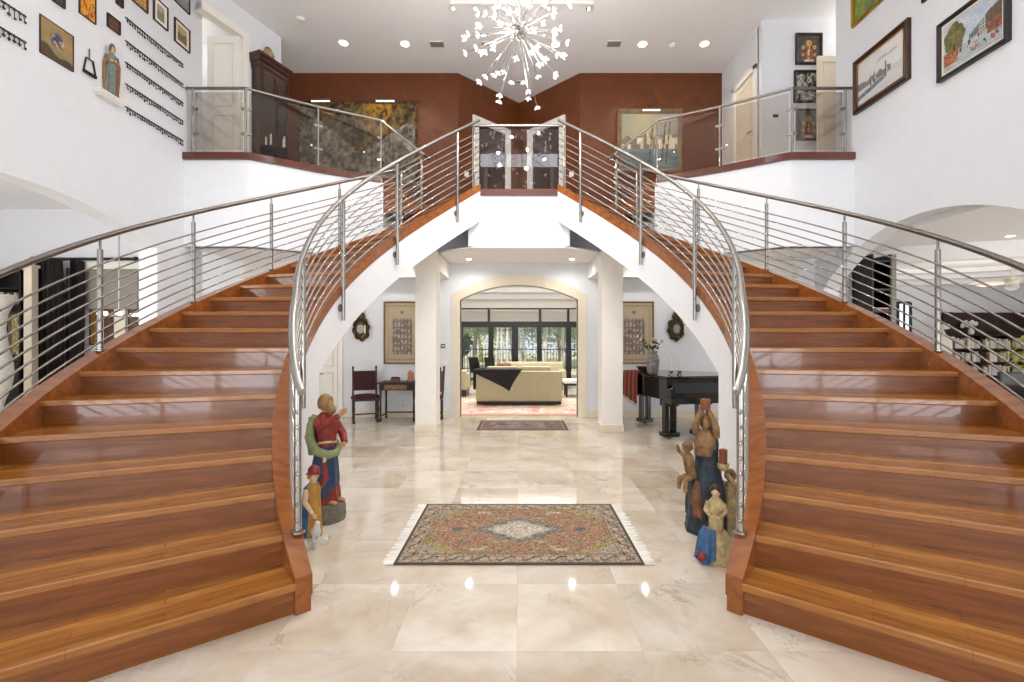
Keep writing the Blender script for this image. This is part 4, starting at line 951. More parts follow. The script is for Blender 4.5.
# ---- seated worn wooden statue holding up a candle
t = thing('statue', 'worn dark wooden seated figure with child and brown candle on its raised hands', 'statue', (1.46, 3.57, 0), math.radians(-38))
mb = MB(); mb.loft([ring(0, .02, z, r*1.0, r*.86, 8, 0, 1, 0) for z, r in ((0, .165), (.03, .17), (.045, .16), (.09, .158), (.1, .15), (.13, .14))]); mb.build('octagonal_base', 'worn_blue', t, smooth=25)
robe([(0, .02, .12, .145, .12, .07, 8, 0), (0, .015, .22, .14, .118, .08, 8, .4), (0, .01, .33, .132, .12, .07, 8, .8), (0, .01, .42, .122, .115, .05, 8, 1.2), (0, .03, .47, .105, .085, .05, 8, 1.4), (0, .04, .55, .088, .066, .03, 8, 1.5)]).build('dark_robe', 'worn_blue', t, smooth=60)
robe([(-.02, -.085, .14, .045, .03, .2, 5, 0), (-.03, -.10, .25, .05, .03, .18, 5, 1), (-.03, -.10, .35, .04, .03, .15, 5, 2), (-.02, -.08, .42, .03, .02, .1, 5, 2)], 24).build('brown_drape', 'worn_brown', t, smooth=60)
robe([(0, .04, .53, .088, .064, .03, 7, 0), (0, .035, .62, .085, .06, .03, 7, .5), (0, .035, .70, .092, .058, .02, 7, 1), (0, .035, .77, .075, .05, 0, 7, 1), (0, .035, .80, .036, .034, 0, 7, 1)]).build('bodice', 'worn_blue', t, smooth=60)
robe([(-.01, .01, .60, .07, .05, .08, 6, 0), (0, .0, .68, .076, .052, .08, 6, .6), (0, .01, .76, .068, .045, .05, 6, 1), (0, .02, .80, .03, .03, 0, 6, 1)]).build('gilt_veil', 'worn_wood', t, smooth=60)
head_mesh(.125).xf(Rm((0, .02, .80), math.radians(-10), math.radians(-22))).build('head', 'worn_wood', t, smooth=True)
hair_mesh(.13, 'long').xf(Rm((0, .022, .80), math.radians(-10), math.radians(-22))).build('hair', 'worn_brown', t, smooth=True)
for s in (-1, 1):
    arm([(s*.075, .03, .755), (s*.082, .0, .83), (s*.055, .0, .90), (s*.026, .01, .955)], [.028, .026, .021, .016]).build('raised_arm', 'worn_wood', t, smooth=60)
    hand_mesh((s*.032, .01, .955), (-s*.15, 0, 1), (s*.9, .1, .1), .055, .3).build('hand', 'worn_wood', t, smooth=60)
cd = MB().lathe([(.034, .965), (.038, .97), (.037, 1.04), (.030, 1.045), (.012, 1.043)], (0, .01, 0), 18).build('candle', 'brown_wax', t, smooth=50)
MB().tube([(0, .01, 1.04), (.002, .01, 1.062)], .003, 6).build('wick', 'black', cd)
# the child leaning out
robe([(-.075, -.07, .43, .035, .03, 0, 5, 0), (-.085, -.085, .48, .042, .034, 0, 5, 0), (-.095, -.095, .54, .04, .03, 0, 5, 0), (-.10, -.10, .60, .045, .03, 0, 5, 0), (-.10, -.10, .63, .02, .02, 0, 5, 0)], 18).build('child_body', 'worn_wood', t, smooth=60)
head_mesh(.085).xf(Rm((-.11, -.105, .63), math.radians(-40), .1, .25)).build('child_head', 'worn_wood', t, smooth=True)
hair_mesh(.088, 'curls').xf(Rm((-.11, -.105, .63), math.radians(-40), .1, .25)).build('child_hair', 'worn_brown', t, smooth=True)
for pts in ([(-.08, -.07, .44), (-.10, -.15, .42), (-.10, -.16, .33)], [(-.11, -.06, .44), (-.16, -.11, .42), (-.165, -.12, .34)]): arm(pts, [.026, .022, .014]).build('child_leg', 'worn_wood', t, smooth=60)
for pts in ([(-.09, -.11, .60), (-.08, -.15, .55), (-.05, -.13, .50)], [(-.135, -.09, .60), (-.17, -.10, .63), (-.18, -.11, .68)]): arm(pts, [.018, .016, .011]).build('child_arm', 'worn_wood', t, smooth=60)
# ---- small standing child statue
t = thing('statue', 'small statue of dark haired child in cream robe on blue draped seat', 'statue', (1.34, 3.10, 0), math.radians(-28))
MB().loft([ring(0, .02, z, rx, ry, 30, .05, 5, z*12) for z, rx, ry in ((0, .115, .10), (.04, .112, .098), (.10, .10, .085), (.17, .088, .072), (.205, .07, .055), (.215, .03, .03))]).build('rock_seat', 'cream_paint', t, smooth=40)
q_ = MB(); A_ = []
for e in (.0, .012):
    for z, rx, ry in ((.212, .066, .052), (.17, .094, .080), (.10, .106, .094), (.04, .118, .108), (.006, .124, .114)):
        A_.append([(( rx+e)*(1+.05*math.sin(14*w))*math.cos(w), .02+(ry+e)*(1+.05*math.sin(14*w))*math.sin(w), z+(.03*math.sin(7*w) if z < .05 else 0)+.01) for w in [PI*1.0+PI*.52*k/24 for k in range(25)]])
q_.strip(A_[:5]+A_[5:][::-1], closed=True).build('blue_drape', 'paint_bright_blue', t, smooth=60)
for p in ((-.085, -.075, .03), (-.095, -.06, .055), (-.07, -.09, .055)): MB().ball(p, .022, 10).build('red_flower', 'paint_red', t, smooth=60)
robe([(0, .02, .20, .042, .036, .08, 7, 0), (0, .02, .28, .046, .038, .06, 7, .4), (0, .018, .36, .046, .036, .03, 7, .6), (0, .018, .40, .05, .034, 0, 7, .6), (0, .018, .43, .024, .022, 0, 7, 0)]).build('cream_robe', 'cream_paint', t, smooth=60)
head_mesh(.085).xf(Rm((0, .012, .43), 0, .08)).build('head', 'skin_pale', t, smooth=True)
hair_mesh(.089, 'curls').xf(Rm((0, .014, .43), 0, .08)).build('hair', 'hair_dark', t, smooth=True)
for s in (-1, 1):
    arm([(s*.045, .018, .395), (s*.062, -.0, .34), (s*.03, -.035, .315)], [.019, .018, .013]).build('sleeve', 'cream_paint', t, smooth=60)
    hand_mesh((s*.026, -.038, .314), (-s*.8, -.5, .1), (0, -.4, .9), .034, .5).build('hand', 'skin_pale', t, smooth=60)
# ---- candle bearer half hidden behind the railing
t = thing('statue', 'tan carved candle bearer half hidden behind the right railing and child statue', 'statue', (1.655, 3.56, 0), math.radians(-60))
robe([(0, 0, 0, .085, .075, .05, 8, 0), (0, 0, .12, .07, .06, .08, 8, .3), (0, 0, .26, .056, .048, .05, 8, .6), (0, 0, .36, .058, .044, .02, 8, 1), (0, 0, .40, .03, .028, 0, 8, 1)]).build('robe', 'cream_paint', t, smooth=60)
head_mesh(.09).xf(Rm((0, -.01, .40), 0, -.1)).build('head', 'worn_wood', t, smooth=True); hair_mesh(.095, 'long').xf(Rm((0, -.01, .40), 0, -.1)).build('hair', 'worn_brown', t, smooth=True)
for s in (-1, 1):
    arm([(s*.05, 0, .37), (s*.075, -.05, .40), (s*.03, -.085, .48)], [.02, .02, .013]).build('sleeve', 'cream_paint', t, smooth=60); hand_mesh((s*.028, -.088, .485), (-s*.3, 0, 1), (s*.9, -.2, 0), .038, .4).build('hand', 'worn_wood', t, smooth=60)
MB().lathe([(.02, .50), (.04, .515), (.046, .55), (.044, .555)], (0, -.09, 0), 16).build('bowl', 'cream_paint', t, smooth=50); MB().lathe([(.030, .53), (.031, .66), (.024, .665)], (0, -.09, 0), 16).build('candle', 'brown_wax', t, smooth=50)
# ---- saint on the shelf (left wall)
t = thing('saint_figure', 'carved saint figure with folded arms on the white wall shelf', 'statue', (-WX+.066, zs+.0, 4.69), math.radians(62)); t.scale = (.62, .62, 1.0)
MB().lathe([(.10, 0), (.10, .02), (.085, .03)], (0, 0, 0), 20, 1.2, .8).build('base', 'worn_brown', t, smooth=40)
robe([(0, 0, .02, .11, .075, .08, 8, 0), (0, 0, .15, .10, .07, .09, 8, .3), (0, 0, .32, .09, .062, .06, 8, .6), (0, 0, .44, .092, .06, .03, 8, .8), (0, 0, .515, .08, .05, 0, 8, 1), (0, 0, .55, .032, .03, 0, 8, 1)]).build('grey_green_robe', 'saint_robe' if 'saint_robe' in M else 'stone', t, smooth=60)
MB().tube([(.085, .0, .51), (.10, -.03, .38), (.085, -.05, .22), (.07, -.05, .04)], [.025, .035, .035, .03], 12).build('red_brown_mantle', 'worn_brown', t, smooth=60)
MB().tube([(-.08, .03, .52), (-.115, .03, .40), (-.12, .02, .2), (-.11, .01, .04)], [.025, .032, .032, .03], 12).build('pale_mantle', 'hair_brown', t, smooth=60)
head_mesh(.115).xf(Rm((0, -.005, .55), .1, .05)).build('head', 'skin_pale', t, smooth=True); hair_mesh(.12, 'long').xf(Rm((0, -.003, .55), .1, .05)).build('hair', 'worn_brown', t, smooth=True)
for s in (-1, 1):
    arm([(s*.075, 0, .50), (s*.10, -.03, .41), (-s*.01, -.075, .43)], [.028, .028, .018]).build('sleeve', 'worn_wood', t, smooth=60); hand_mesh((-s*.012, -.078, .432), (-s*.9, -.1, .3), (0, -1, .2), .045, .5).build('hand', 'skin_pale', t, smooth=60)

# ================================================================== RUGS
def rug_medallion(u, v):
    W, H = 1.80, 1.16; x, y = (u-.5)*W, (v-.5)*H
    b = min(W/2-abs(x), H/2-abs(y)); ax, ay = abs(x), abs(y)
    n = hsh(int(u*220), int(v*150)); q = fbm(ax*11, ay*11, 2); q2 = fbm(ax*22+5, ay*22, 7)
    pal = lambda *cs: h2(cs[int(min(.999, max(0, (q2-.22)*1.7))*len(cs))])
    if b < .018: return h2('#4a3f35')
    if b < .15:
        if b < .03 or b > .138: c = h2('#54483c') if int((u*W+v*H)*60) % 2 else h2('#8f7f6a')
        else:
            s = (x if b == H/2-ay else y)*2*PI/.19; k = abs(b-.084+.03*math.sin(s))
            rr = math.hypot(((x if H/2-ay < W/2-ax else y)/.19-round((x if H/2-ay < W/2-ax else y)/.19))*.19, b-.084)
            c = h2('#b59f84') if rr < .028 else h2('#8a5a4a') if rr < .04 else h2('#3c3630') if k < .009 else pal('#a6937a', '#8b7a66', '#b8a892', '#75695c')
        return mixc(c, h2('#2f2a26') if n > .5 else h2('#d2c4ae'), .16)
    d = ax/.40+ay/.25; corner = (W/2-.15-ax)/.34+(H/2-.15-ay)/.27
    if d < 1: c = h2('#5b6066') if d > .86 else pal('#d8d0c2', '#c4b6a4', '#a79a92', '#e2dccf') if d < .70 else pal('#3d4650', '#6a6f72', '#98948c', '#55463e')
    elif math.hypot((ax-.52)/.05, ay/.035) < 1: c = h2('#3f4a58')
    elif corner < 1.0 and corner > .62: c = pal('#8f8344', '#7d723a', '#a0965c', '#5f563a')
    elif corner <= .62: c = pal('#8d7a70', '#9b8a80', '#7b6a62', '#a89888')
    else: c = pal('#8e5c42', '#9a6c50', '#80503a', '#a58468', '#6f5242') if q > .36 else pal('#6d6046', '#93704a', '#c7ae90')
    return mixc(c, h2('#3a2f2a') if n > .6 else h2('#d8c6a8'), .3)
t = thing('rug', 'oriental rug with pale diamond medallion and white fringe on the marble floor', 'rug', (0, 3.6, 0))
grid_paint('pile', 1.68, 1.12, 240, 150, rug_medallion, 'rug_pile', t, (0, 0, .011), flat=True)
mb = MB(); rnd = random.Random(3)
for s in (-1, 1):
    for i in range(150):
        y = -.555+1.11*i/149; mb.add([(s*.838, y-.0036, .007), (s*.838, y+.0036, .007), (s*(.912+rnd.uniform(-.012, .02)), y+rnd.uniform(-.008, .012), .006), (s*(.912+rnd.uniform(-.012, .02)), y-.006, .006)], [(0, 1, 2, 3)])
tag(mb.build('fringe', 'fringe_white', t), kind='stuff')
def rug_runner(u, v):
    W, H = 1.55, .9; b = min(u*W, (1-u)*W, v*H, (1-v)*H); n = hsh(int(u*120), int(v*60)); q = fbm(u*18, v*9, 3)
    c = h2('#3a2c26') if b < .05 else h2('#8a7a68') if b < .07 else h2('#5a3d34') if b < .2 else (h2('#6a5f5c') if q > .5 else h2('#4a3a36'))
    return mixc(c, h2('#b5a898'), .3*n)
t = thing('rug', 'small dark brown rug in front of the arched opening', 'rug', (.0, 8.1, 0)); grid_paint('pile', 1.55, .92, 100, 40, rug_runner, 'rug_pile', t, (0.06, 0, .008), flat=True)
def rug_pink(u, v):
    q = fbm(u*22, v*14, 3); b = min(u, 1-u, v*.7, (1-v)*.7)
    return mixc(h2('#c98a7a') if b < .05 or q > .58 else h2('#ddd0c4') if q > .42 else h2('#c9a884'), h2('#e8ded2'), .3*hsh(int(u*120), int(v*60)))
t = thing('rug', 'pale pink patterned rug under the cream sofa beyond the arch', 'rug', (0, 10.5, 0)); grid_paint('pile', 4.2, 2.6, 120, 70, rug_pink, 'rug_pile', t, (0, 0, .008), flat=True)
# ================================================================== LOWER HALL FURNITURE
def chair(label, x, y, rz):
    t = thing('side_chair', label, 'chair', (x, y, 0), rz)
    mb = MB(); mb.box(-.24, .24, -.22, .22, .40, .44, .01); mb.build('seat_frame', 'dark_wood', t)
    mb = MB(); mb.loft([ring(0, 0, z, rx, ry, 28, 0, 1, 0) for z, rx, ry in ((.43, .25, .23), (.46, .26, .24), (.49, .24, .22), (.505, .16, .15))]); mb.build('seat_cushion', 'burgundy', t, smooth=60)
    for sx in (-1, 1):
        leg = MB().lathe([(.022, 0), (.028, .03), (.016, .06), (.024, .12), (.017, .18), (.026, .25), (.018, .32), (.025, .40)], (sx*.21, -.19, 0), 12).build('leg', 'dark_wood', t, smooth=50)
        MB().lathe([(.022, 0), (.026, .04), (.018, .1), (.024, .2), (.022, .42)], (sx*.21, .19, 0), 12).build('leg', 'dark_wood', t, smooth=50)
        MB().bar((sx*.21, .20, .42), (sx*.21, .23, .96), .035, .035).build('back_post', 'dark_wood', t)
        MB().lathe([(.012, .96), (.024, .985), (.02, 1.0), (.006, 1.03)], (sx*.21, .231, 0), 12).build('finial', 'dark_wood', t, smooth=50)
    MB().box(-.20, .20, .195, .235, .56, .93, .012).build('back_pad', 'burgundy', t)
    mb = MB(); mb.bar((-.2, -.02, .14), (.2, -.02, .14), .025, .025); mb.bar((-.21, -.19, .13), (-.21, .19, .13), .022, .022); mb.bar((.21, -.19, .13), (.21, .19, .13), .022, .022); mb.build('stretcher', 'dark_wood', t)
    return t
chair('dark burgundy side chair left of the small writing table by the back wall', -2.87, 8.5, math.radians(22))
chair('dark side chair seen edge-on just right of the left column', -1.66, 8.47, math.radians(-90))
t = thing('writing_table', 'small dark wooden writing table with drawer beside the left column', 'table', (-2.27, 8.66, 0))
MB().box(-.37, .37, -.24, .24, .70, .73, .005).build('table_top', 'dark_wood', t); MB().box(-.33, .33, -.20, .20, .58, .70).build('apron', 'dark_wood', t)
dr = MB().box(-.24, .18, -.212, -.198, .60, .685, .003).build('drawer', 'gold_wood', t); MB().ball((-.06, -.222, .64), .012, 10).build('knob', 'gold', dr, smooth=60)
for sx in (-1, 1):
    for sy in (-1, 1): MB().lathe([(.018, 0), (.022, .03), (.016, .08), (.02, .2), (.015, .4), (.022, .52), (.022, .58)], (sx*.31, sy*.18, 0), 12).build('leg', 'dark_wood', t, smooth=50)
mb = MB(); mb.bar((-.31, .18, .12), (.31, .18, .12), .022, .022); mb.bar((-.31, -.18, .1), (-.31, .18, .1), .022, .022); mb.bar((.31, -.18, .1), (.31, .18, .1), .022, .022); mb.build('stretcher', 'dark_wood', t)
t = thing('trinket_box', 'small carved brown box on the writing table', 'box', (-2.34, 8.62, .73)); MB().box(-.08, .08, -.05, .05, 0, .06, .006).build('body', 'worn_brown', t); MB().loft([[(-.085, -.055, .06), (.085, -.055, .06), (.085, .055, .06), (-.085, .055, .06)], [(-.06, -.03, .09), (.06, -.03, .09), (.06, .03, .09), (-.06, .03, .09)]]).build('lid', 'dark_wood', t)
t = thing('stone_sculpture', 'small pinkish standing sculpture on the writing table near the column', 'sculpture', (-2.06, 8.62, .73)); MB().loft([ring(0, 0, z, r, r*.7, 18, .12, 3, z*9) for z, r in ((0, .06), (.03, .065), (.09, .055), (.15, .06), (.19, .045), (.215, .015))]).build('carved_body', 'terracotta_pink', t, smooth=60); MB().box(-.06, .06, -.045, .045, 0, .015, .003).build('foot', 'dark_wood', t)
def p_embroid(u, v):
    if .2 < u < .8 and .14 < v < .74:
        q = fbm(u*26, v*26, 4); return mixc(h2('#6a5f58'), h2('#c9bfb0') if q > .5 else h2('#8d6f5f'), .8 if min(abs((u-.2)*10 % 1-.5), abs((v-.14)*10 % 1-.5)) > .12 else .2)
    if min(abs(u-.08), abs(u-.92)) < .01 or min(abs(v-.05), abs(v-.95)) < .008: return h2('#a08a66')
    if abs(u-.5) < .04 and abs(v-.84) < .025: return h2('#7a5f44')
    return mixc(h2('#b9ab90'), h2('#a8997c'), fbm(u*6, v*6, 2))
for px0, px1, lb in ((384, 421, 'framed textile panel on the back wall above the writing table'), (614.5, 653.6, 'framed textile panel on the back wall above the black piano')):
    x0, x1, z0, z1 = face(px0, px1, 301.5, 364, ZB); face_pic('framed_textile', lb, 'artwork', x0, x1, z0, z1, ZB, .04, .03, 'gold_wood', p_embroid, nx=50, ny=70)
for s, px, lb in ((-1, 361.7, 'ornate dark gilt wall sconce with candle left of the framed textile panel'), (1, 675.5, 'ornate dark gilt wall sconce right of the framed textile panel above the piano')):
    x, _, z = P(px, 327, ZB); t = thing('wall_sconce', lb, 'sconce', (x, ZB, z))
    pl = [(.165*math.cos(w)*(1+.10*math.sin(8*w)), .23*math.sin(w)*(1+.10*math.sin(8*w+1))+(-.04)) for w in [2*PI*i/48 for i in range(48)]]
    mb = MB(); mb.plate(pl, -.05, 0); mb.build('carved_frame', 'bronze', t, bevel=.012)
    mb = MB()
    for i in range(16): w = 2*PI*i/16; mb.ball((.135*math.cos(w), -.05, .19*math.sin(w)-.04), .036, 8)
    mb.build('carved_leaves', 'bronze', t, smooth=60)
    mb = MB(); mb.plate([(-.09, .17), (.09, .17), (.06, .26), (.0, .31), (-.06, .26)], -.06, -.005); mb.ball((0, -.05, .30), .045, 10); mb.build('crest', 'bronze', t, bevel=.01)
    mb = MB(); mb.lathe([(.07, 0), (.07, .01)], (0, 0, 0), 20, 1, 1.25).xf(Matrix.Translation((0, -.062, -.04)) @ Matrix.Rotation(PI/2, 4, 'X')); mb.build('mirror', 'steel_dark', t)
    q = MB().tube([(.02, -.05, -.2), (.06, -.16, -.22), (.12, -.17, -.14)], .01, 8).build('candle_arm', 'gold', t, smooth=60); MB().lathe([(.014, -.13), (.014, .03), (.004, .035)], (.12, -.17, 0), 10).build('candle', 'wax', q, smooth=50)
for px0, px1, py0, py1, nm, lb, m in ((440.8, 445.2, 344, 348, 'thermostat', 'small dark thermostat on the wall left of the arched opening', 'black'), (441, 448, 358.5, 365, 'switch_plate', 'white switch plate below the thermostat left of the arch', 'trim_white')):
    x0, x1, z0, z1 = face(px0, px1, py0, py1, ZB); t = thing(nm, lb, 'switch', ((x0+x1)/2, ZB, (z0+z1)/2)); w, h = (x1-x0)/2, (z1-z0)/2
    MB().box(-w, w, -.02, 0, -h, h, .004).build('plate', m, t)
    for k in (-.5, .0, .5): MB().box(w*k-.012, w*k+.012, -.026, -.018, -h*.4, h*.4, .002).build('button', 'trim_white' if m == 'trim_white' else 'vent_grey', t)
x, _, z = P(403, 405, ZB); t = thing('outlet', 'white wall outlet under the writing table', 'outlet', (x, ZB, z)); MB().box(-.04, .04, -.008, 0, -.06, .06, .003).build('plate', 'trim_white', t); MB().box(-.015, .015, -.011, -.007, -.035, .035).build('sockets', 'vent_grey', t)
d = door_leaf('door_6', -3.98, -3.56, ZB-.045, 0, 2.1, lm='trim_white'); MB().tube([(-.15, 0, .86), (-.15, -.05, .86), (-.04, -.055, .86)], .011, 8).build('lever', 'steel', d, smooth=60)
mb = MB(); mb.box(-3.56, -3.46, ZB-.03, ZB, 0, 2.2); mb.box(-4.08, -3.98, ZB-.03, ZB, 0, 2.2); mb.box(-4.08, -3.46, ZB-.03, ZB, 2.1, 2.2); struct(mb.build('trim_14', 'trim_white', bevel=.004))
# ---- grand piano
PR = math.radians(14); ox, oy = 2.31-(.14*math.cos(PR)-.2*math.sin(PR)), 7.06-(.14*math.sin(PR)+.2*math.cos(PR))
def plc(lx, ly): return (ox+lx*math.cos(PR)-ly*math.sin(PR), oy+lx*math.sin(PR)+ly*math.cos(PR))
t = thing('grand_piano', 'black grand piano with closed lid beside the right column', 'piano', (ox, oy, 0), PR)
outl = [(0, 0), (1.48, 0), (1.48, .5), (1.44, .68), (1.32, .86), (1.16, 1.0), (1.02, 1.15), (.95, 1.32), (.86, 1.48), (.68, 1.6), (.44, 1.64), (.2, 1.58), (.05, 1.45), (0, 1.28)]
inset = lambda e: [(.74+(x-.74)*(1+e/.74), .75+(y-.75)*(1+e/.75)) for x, y in outl]
mb = MB(); mb.prism(outl, .60, .93); mb.build('case', 'piano_black', t, bevel=.01)
mb = MB(); mb.prism(inset(.025), .93, .965); mb.build('lid', 'piano_black', t, bevel=.008)
mb = MB(); mb.box(-.02, 1.5, -.16, .02, .56, .66, .012); mb.box(-.02, .06, -.15, .02, .66, .80, .015); mb.box(1.42, 1.5, -.15, .02, .66, .80, .015); mb.build('key_bed', 'piano_black', t)
mb = MB(); mb.loft([[(.06, -.14, .66), (1.42, -.14, .66), (1.42, -.12, .72), (.06, -.12, .72)], [(.06, .01, .70), (1.42, .01, .70), (1.42, .01, .88), (.06, .01, .88)]]); mb.build('fallboard', 'piano_black', t)
for lx, ly in ((.14, .16), (1.34, .16), (.42, 1.4)):
    mb = MB(); mb.box(lx-.12, lx+.12, ly-.08, ly+.08, .50, .60, .008); mb.box(lx-.1, lx-.03, ly-.045, ly+.045, .09, .5, .006); mb.box(lx+.03, lx+.1, ly-.045, ly+.045, .09, .5, .006); mb.box(lx-.13, lx+.13, ly-.09, ly+.09, .03, .10, .012); lg = mb.build('leg', 'piano_black', t)
    MB().lathe([(.02, 0), (.03, .015), (.02, .035)], (lx, ly, 0), 12).build('castor', 'gold', lg, smooth=50)
mb = MB(); mb.box(.60, .88, .12, .26, .50, .60, .006); mb.box(.62, .66, .15, .21, .1, .5); mb.box(.82, .86, .15, .21, .1, .5); mb.box(.57, .91, .10, .28, .03, .11, .01)
for i in range(3): mb.tube([(.74+.04*math.cos(w), .18, .2+.12*i+.045*math.sin(w)) for w in [2*PI*k/14 for k in range(15)]], .011, 6)
lyre = mb.build('pedal_lyre', 'piano_black', t, smooth=40)
for x in (.68, .74, .80): MB().box(x-.014, x+.014, .0, .11, .05, .065, .004).build('pedal', 'gold', lyre)
c = plc(.02, 1.02); t = thing('piano_cloth', 'red striped cloth draped over the left side of the black piano', 'cloth', (c[0], c[1], .965), PR)
mb = MB(); cols = 14
top = []; prof = [(.22, .012), (.0, .014), (-.05, .008), (-.062, -.06), (-.066, -.25), (-.07, -.42)]
mb.loft([[(x-(.02*math.sin(j*1.3) if z < 0 else 0), -.2+.5*j/cols, z-(.10*(1-j/cols) if z < -.3 else 0)) for x, z in prof]+[(x+.012 if z > -.05 and x > -.03 else x-.012, -.2+.5*j/cols, z+.008-(.10*(1-j/cols) if z < -.3 else 0)) for x, z in prof[::-1]] for j in range(cols+1)])
mb.build('woven_cloth', 'red_stripe', t, smooth=50)
mb = MB()
for j in range(24): y = -.2+.5*j/24; mb.add([(-.078, y, -.43-.1*(1-j/24)), (-.078, y+.012, -.43-.1*(1-j/24)), (-.08, y+.006, -.49-.1*(1-j/24))], [(0, 1, 2)])
tag(mb.build('fringe', 'paint_red', t), kind='stuff')
c = plc(.10, .58); t = thing('flower_vase', 'grey patterned vase with sparse blossoms on the black piano', 'vase', (c[0], c[1], .966))
MB().lathe([(.07, 0), (.085, .02), (.10, .14), (.105, .22), (.085, .3), (.065, .33), (.08, .37), (.075, .372)], (0, 0, 0), 20).build('vase_body', 'vase_grey', t, smooth=50)
mb = MB(); lf = MB(); fl = MB(); rnd = random.Random(8)
for i in range(7):
    w = rnd.uniform(0, 6.3); L = rnd.uniform(.15, .36); e = Vector((L*.8*math.cos(w), L*.4*math.sin(w), .37+L*rnd.uniform(.5, 1.0)))
    MB().tube([(0, 0, .3), (e.x*.4, e.y*.4, .42), e], .004, 5).build('stem', 'leaf_dark', t); MB().ball(e, .022, 8, 1, 1, 1.3).build('blossom', 'pink_petal', t, smooth=60)
    for k in range(3):
        f = .3+.2*k; q = Vector((e.x*f, e.y*f, .36+(e.z-.36)*f)); a = Vector((math.cos(w+k*2), math.sin(w+k*2), .2))*.07
        lf.add([q, q+a*.5+Vector((0, 0, .02)), q+a, q+a*.5-Vector((0, 0, .02))], [(0, 1, 2, 3)])
lf.build('leaves', 'leaf_dark', t)
c = plc(.12, .88); t = thing('fruit_bowl', 'dark woven bowl on the piano beside the grey vase', 'bowl', (c[0], c[1], .966)); MB().lathe([(.05, 0), (.06, .01), (.11, .06), (.135, .10), (.128, .10), (.10, .06), (.05, .02)], (0, 0, 0), 22).build('bowl_body', 'bronze', t, smooth=50); MB().lathe([(.136, .095), (.14, .102), (.13, .106)], (0, 0, 0), 22).build('rim', 'dark_wood', t, smooth=50)
for i, (lx, lb) in enumerate(((.25, 'left of two slim candlesticks on the piano'), (.40, 'right of two slim candlesticks on the piano'))):
    c = plc(lx, .28); t = thing('candlestick', lb, 'candlestick', (c[0], c[1], .966)); MB().lathe([(.05, 0), (.05, .01), (.02, .025), (.03, .045), (.014, .06)], (0, 0, 0), 16).build('base', 'steel', t, smooth=50); MB().lathe([(.008, .06), (.008, .27), (.003, .275)], (0, 0, 0), 10).build('candle', 'wax', t, smooth=50); MB().lathe([(.04, .05), (.045, .058), (.03, .062)], (0, 0, 0), 16).build('drip_dish', 'steel', t, smooth=50)
# ================================================================== GREAT ROOM BEYOND THE ARCH
ZW = 17.7; GX = 4.6
for s, nm in ((-1, 'left'), (1, 'right')): struct(MB().box(s*GX, s*(GX+.15), ZB+.16, ZW, 0, 3.6).build('wall_great_room_'+nm, 'wall_white'))
mb = MB(); mb.box(-GX, GX, ZB+.16, ZW+.1, 3.55, 3.7)
for i, (y0, z0) in enumerate(((15.6, 3.42), (16.4, 3.26), (17.1, 3.08))): mb.box(-GX, GX, y0, ZW, z0, 3.56)
struct(mb.build('ceiling_great_room', 'ceiling_white', bevel=.01))
w = tag(bpy.data.objects.new('window_2', None), kind='structure'); COL.objects.link(w); w.location = (0, ZW, 0)
def wx(px): return (px-CX)/F*ZW
MB().box(-GX, GX, ZW-.06, ZW+.06, 2.66, 2.78).build('top_rail', 'black', w, True); MB().box(-GX, GX, ZW-.08, ZW+.06, 2.03, 2.26).build('head_rail', 'black', w, True); MB().box(-GX, GX, ZW-.06, ZW+.06, 2.78, 3.1).build('header', 'trim_white', w, True); MB().box(-GX, GX, ZW-.05, ZW+.05, 0, .06).build('threshold', 'black', w, True)
for px, wd in ((455.5, .3), (491, .10), (515, .12), (539.3, .095), (568.5, .10), (597, .2), (430, .2)):
    x = wx(px); MB().box(x-wd, x+wd, ZW-.06, ZW+.05, .06, 2.04, .01).build('door_frame', 'black', w, True)
for px in (489, 540, 568): x = wx(px); MB().box(x-.05, x+.05, ZW-.05, ZW+.05, 2.2, 2.7).build('transom_bar', 'black', w, True)
MB().box(-GX, GX, ZW+.03, ZW+.04, .05, 2.68).build('pane', 'glass', w, True)
for k, (a, b, lb) in enumerate(((440, 488.5, 'leftmost'), (489.5, 539.5, 'middle'), (540.5, 567.5, 'right of middle'), (568.5, 600, 'rightmost'))):
    t = thing('roller_blind', '%s of the white roller blinds above the black glass doors' % lb, 'blind', ((wx(a)+wx(b))/2, ZW-.1, 2.28)); h = (wx(b)-wx(a))/2-.03
    mb = MB(); mb.strip([[(-h, .0, .40), (h, .0, .40)], [(-h, .004, .2), (h, .004, .2)], [(-h, 0, 0), (h, 0, 0)], [(-h, .006, 0), (h, .006, 0)], [(-h, .01, .2), (h, .01, .2)], [(-h, .006, .40), (h, .006, .40)]], closed=True); mb.build('fabric', 'blind_cloth', t); MB().tube([(-h, 0, .41), (h, 0, .41)], .025, 10).build('roller', 'trim_white', t); MB().box(-h, h, -.008, .012, -.02, .0, .003).build('hem_bar', 'trim_white', t)
# sofa with its back to us
t = thing('sofa', 'cream leather sofa with its back towards the arched opening', 'sofa', (0, 11.0, 0))
MB().box(-1.0, 1.0, -.46, .42, .10, .42, .02).build('seat_base', 'leather_cream', t); mb = MB(); mb.box(-1.0, 1.0, -.48, -.24, .1, .80, .025); mb.build('backrest', 'leather_cream', t)
for s in (-1, 1): MB().box(s*.80, s*1.0, -.44, .44, .1, .62, .03).build('armrest', 'leather_cream', t)
for s, x in ((-1, -.40), (1, .40)): MB().box(x-.37, x+.37, -.24, .4, .42, .56, .04).build('seat_cushion', 'leather_cream', t); MB().box(x-.37, x+.37, -.26, -.10, .52, .90, .05).build('back_cushion', 'leather_cream', t)
MB().box(-.98, .98, -.45, .4, .03, .10).build('plinth', 'black', t)
for x in (-.9, .9):
    for y in (-.4, .35): MB().box(x-.04, x+.04, y-.04, y+.04, 0, .03).build('foot', 'steel', t)
t = thing('throw', 'black throw blanket draped over the left end of the cream sofa', 'blanket', (-.5, 10.62, .8))
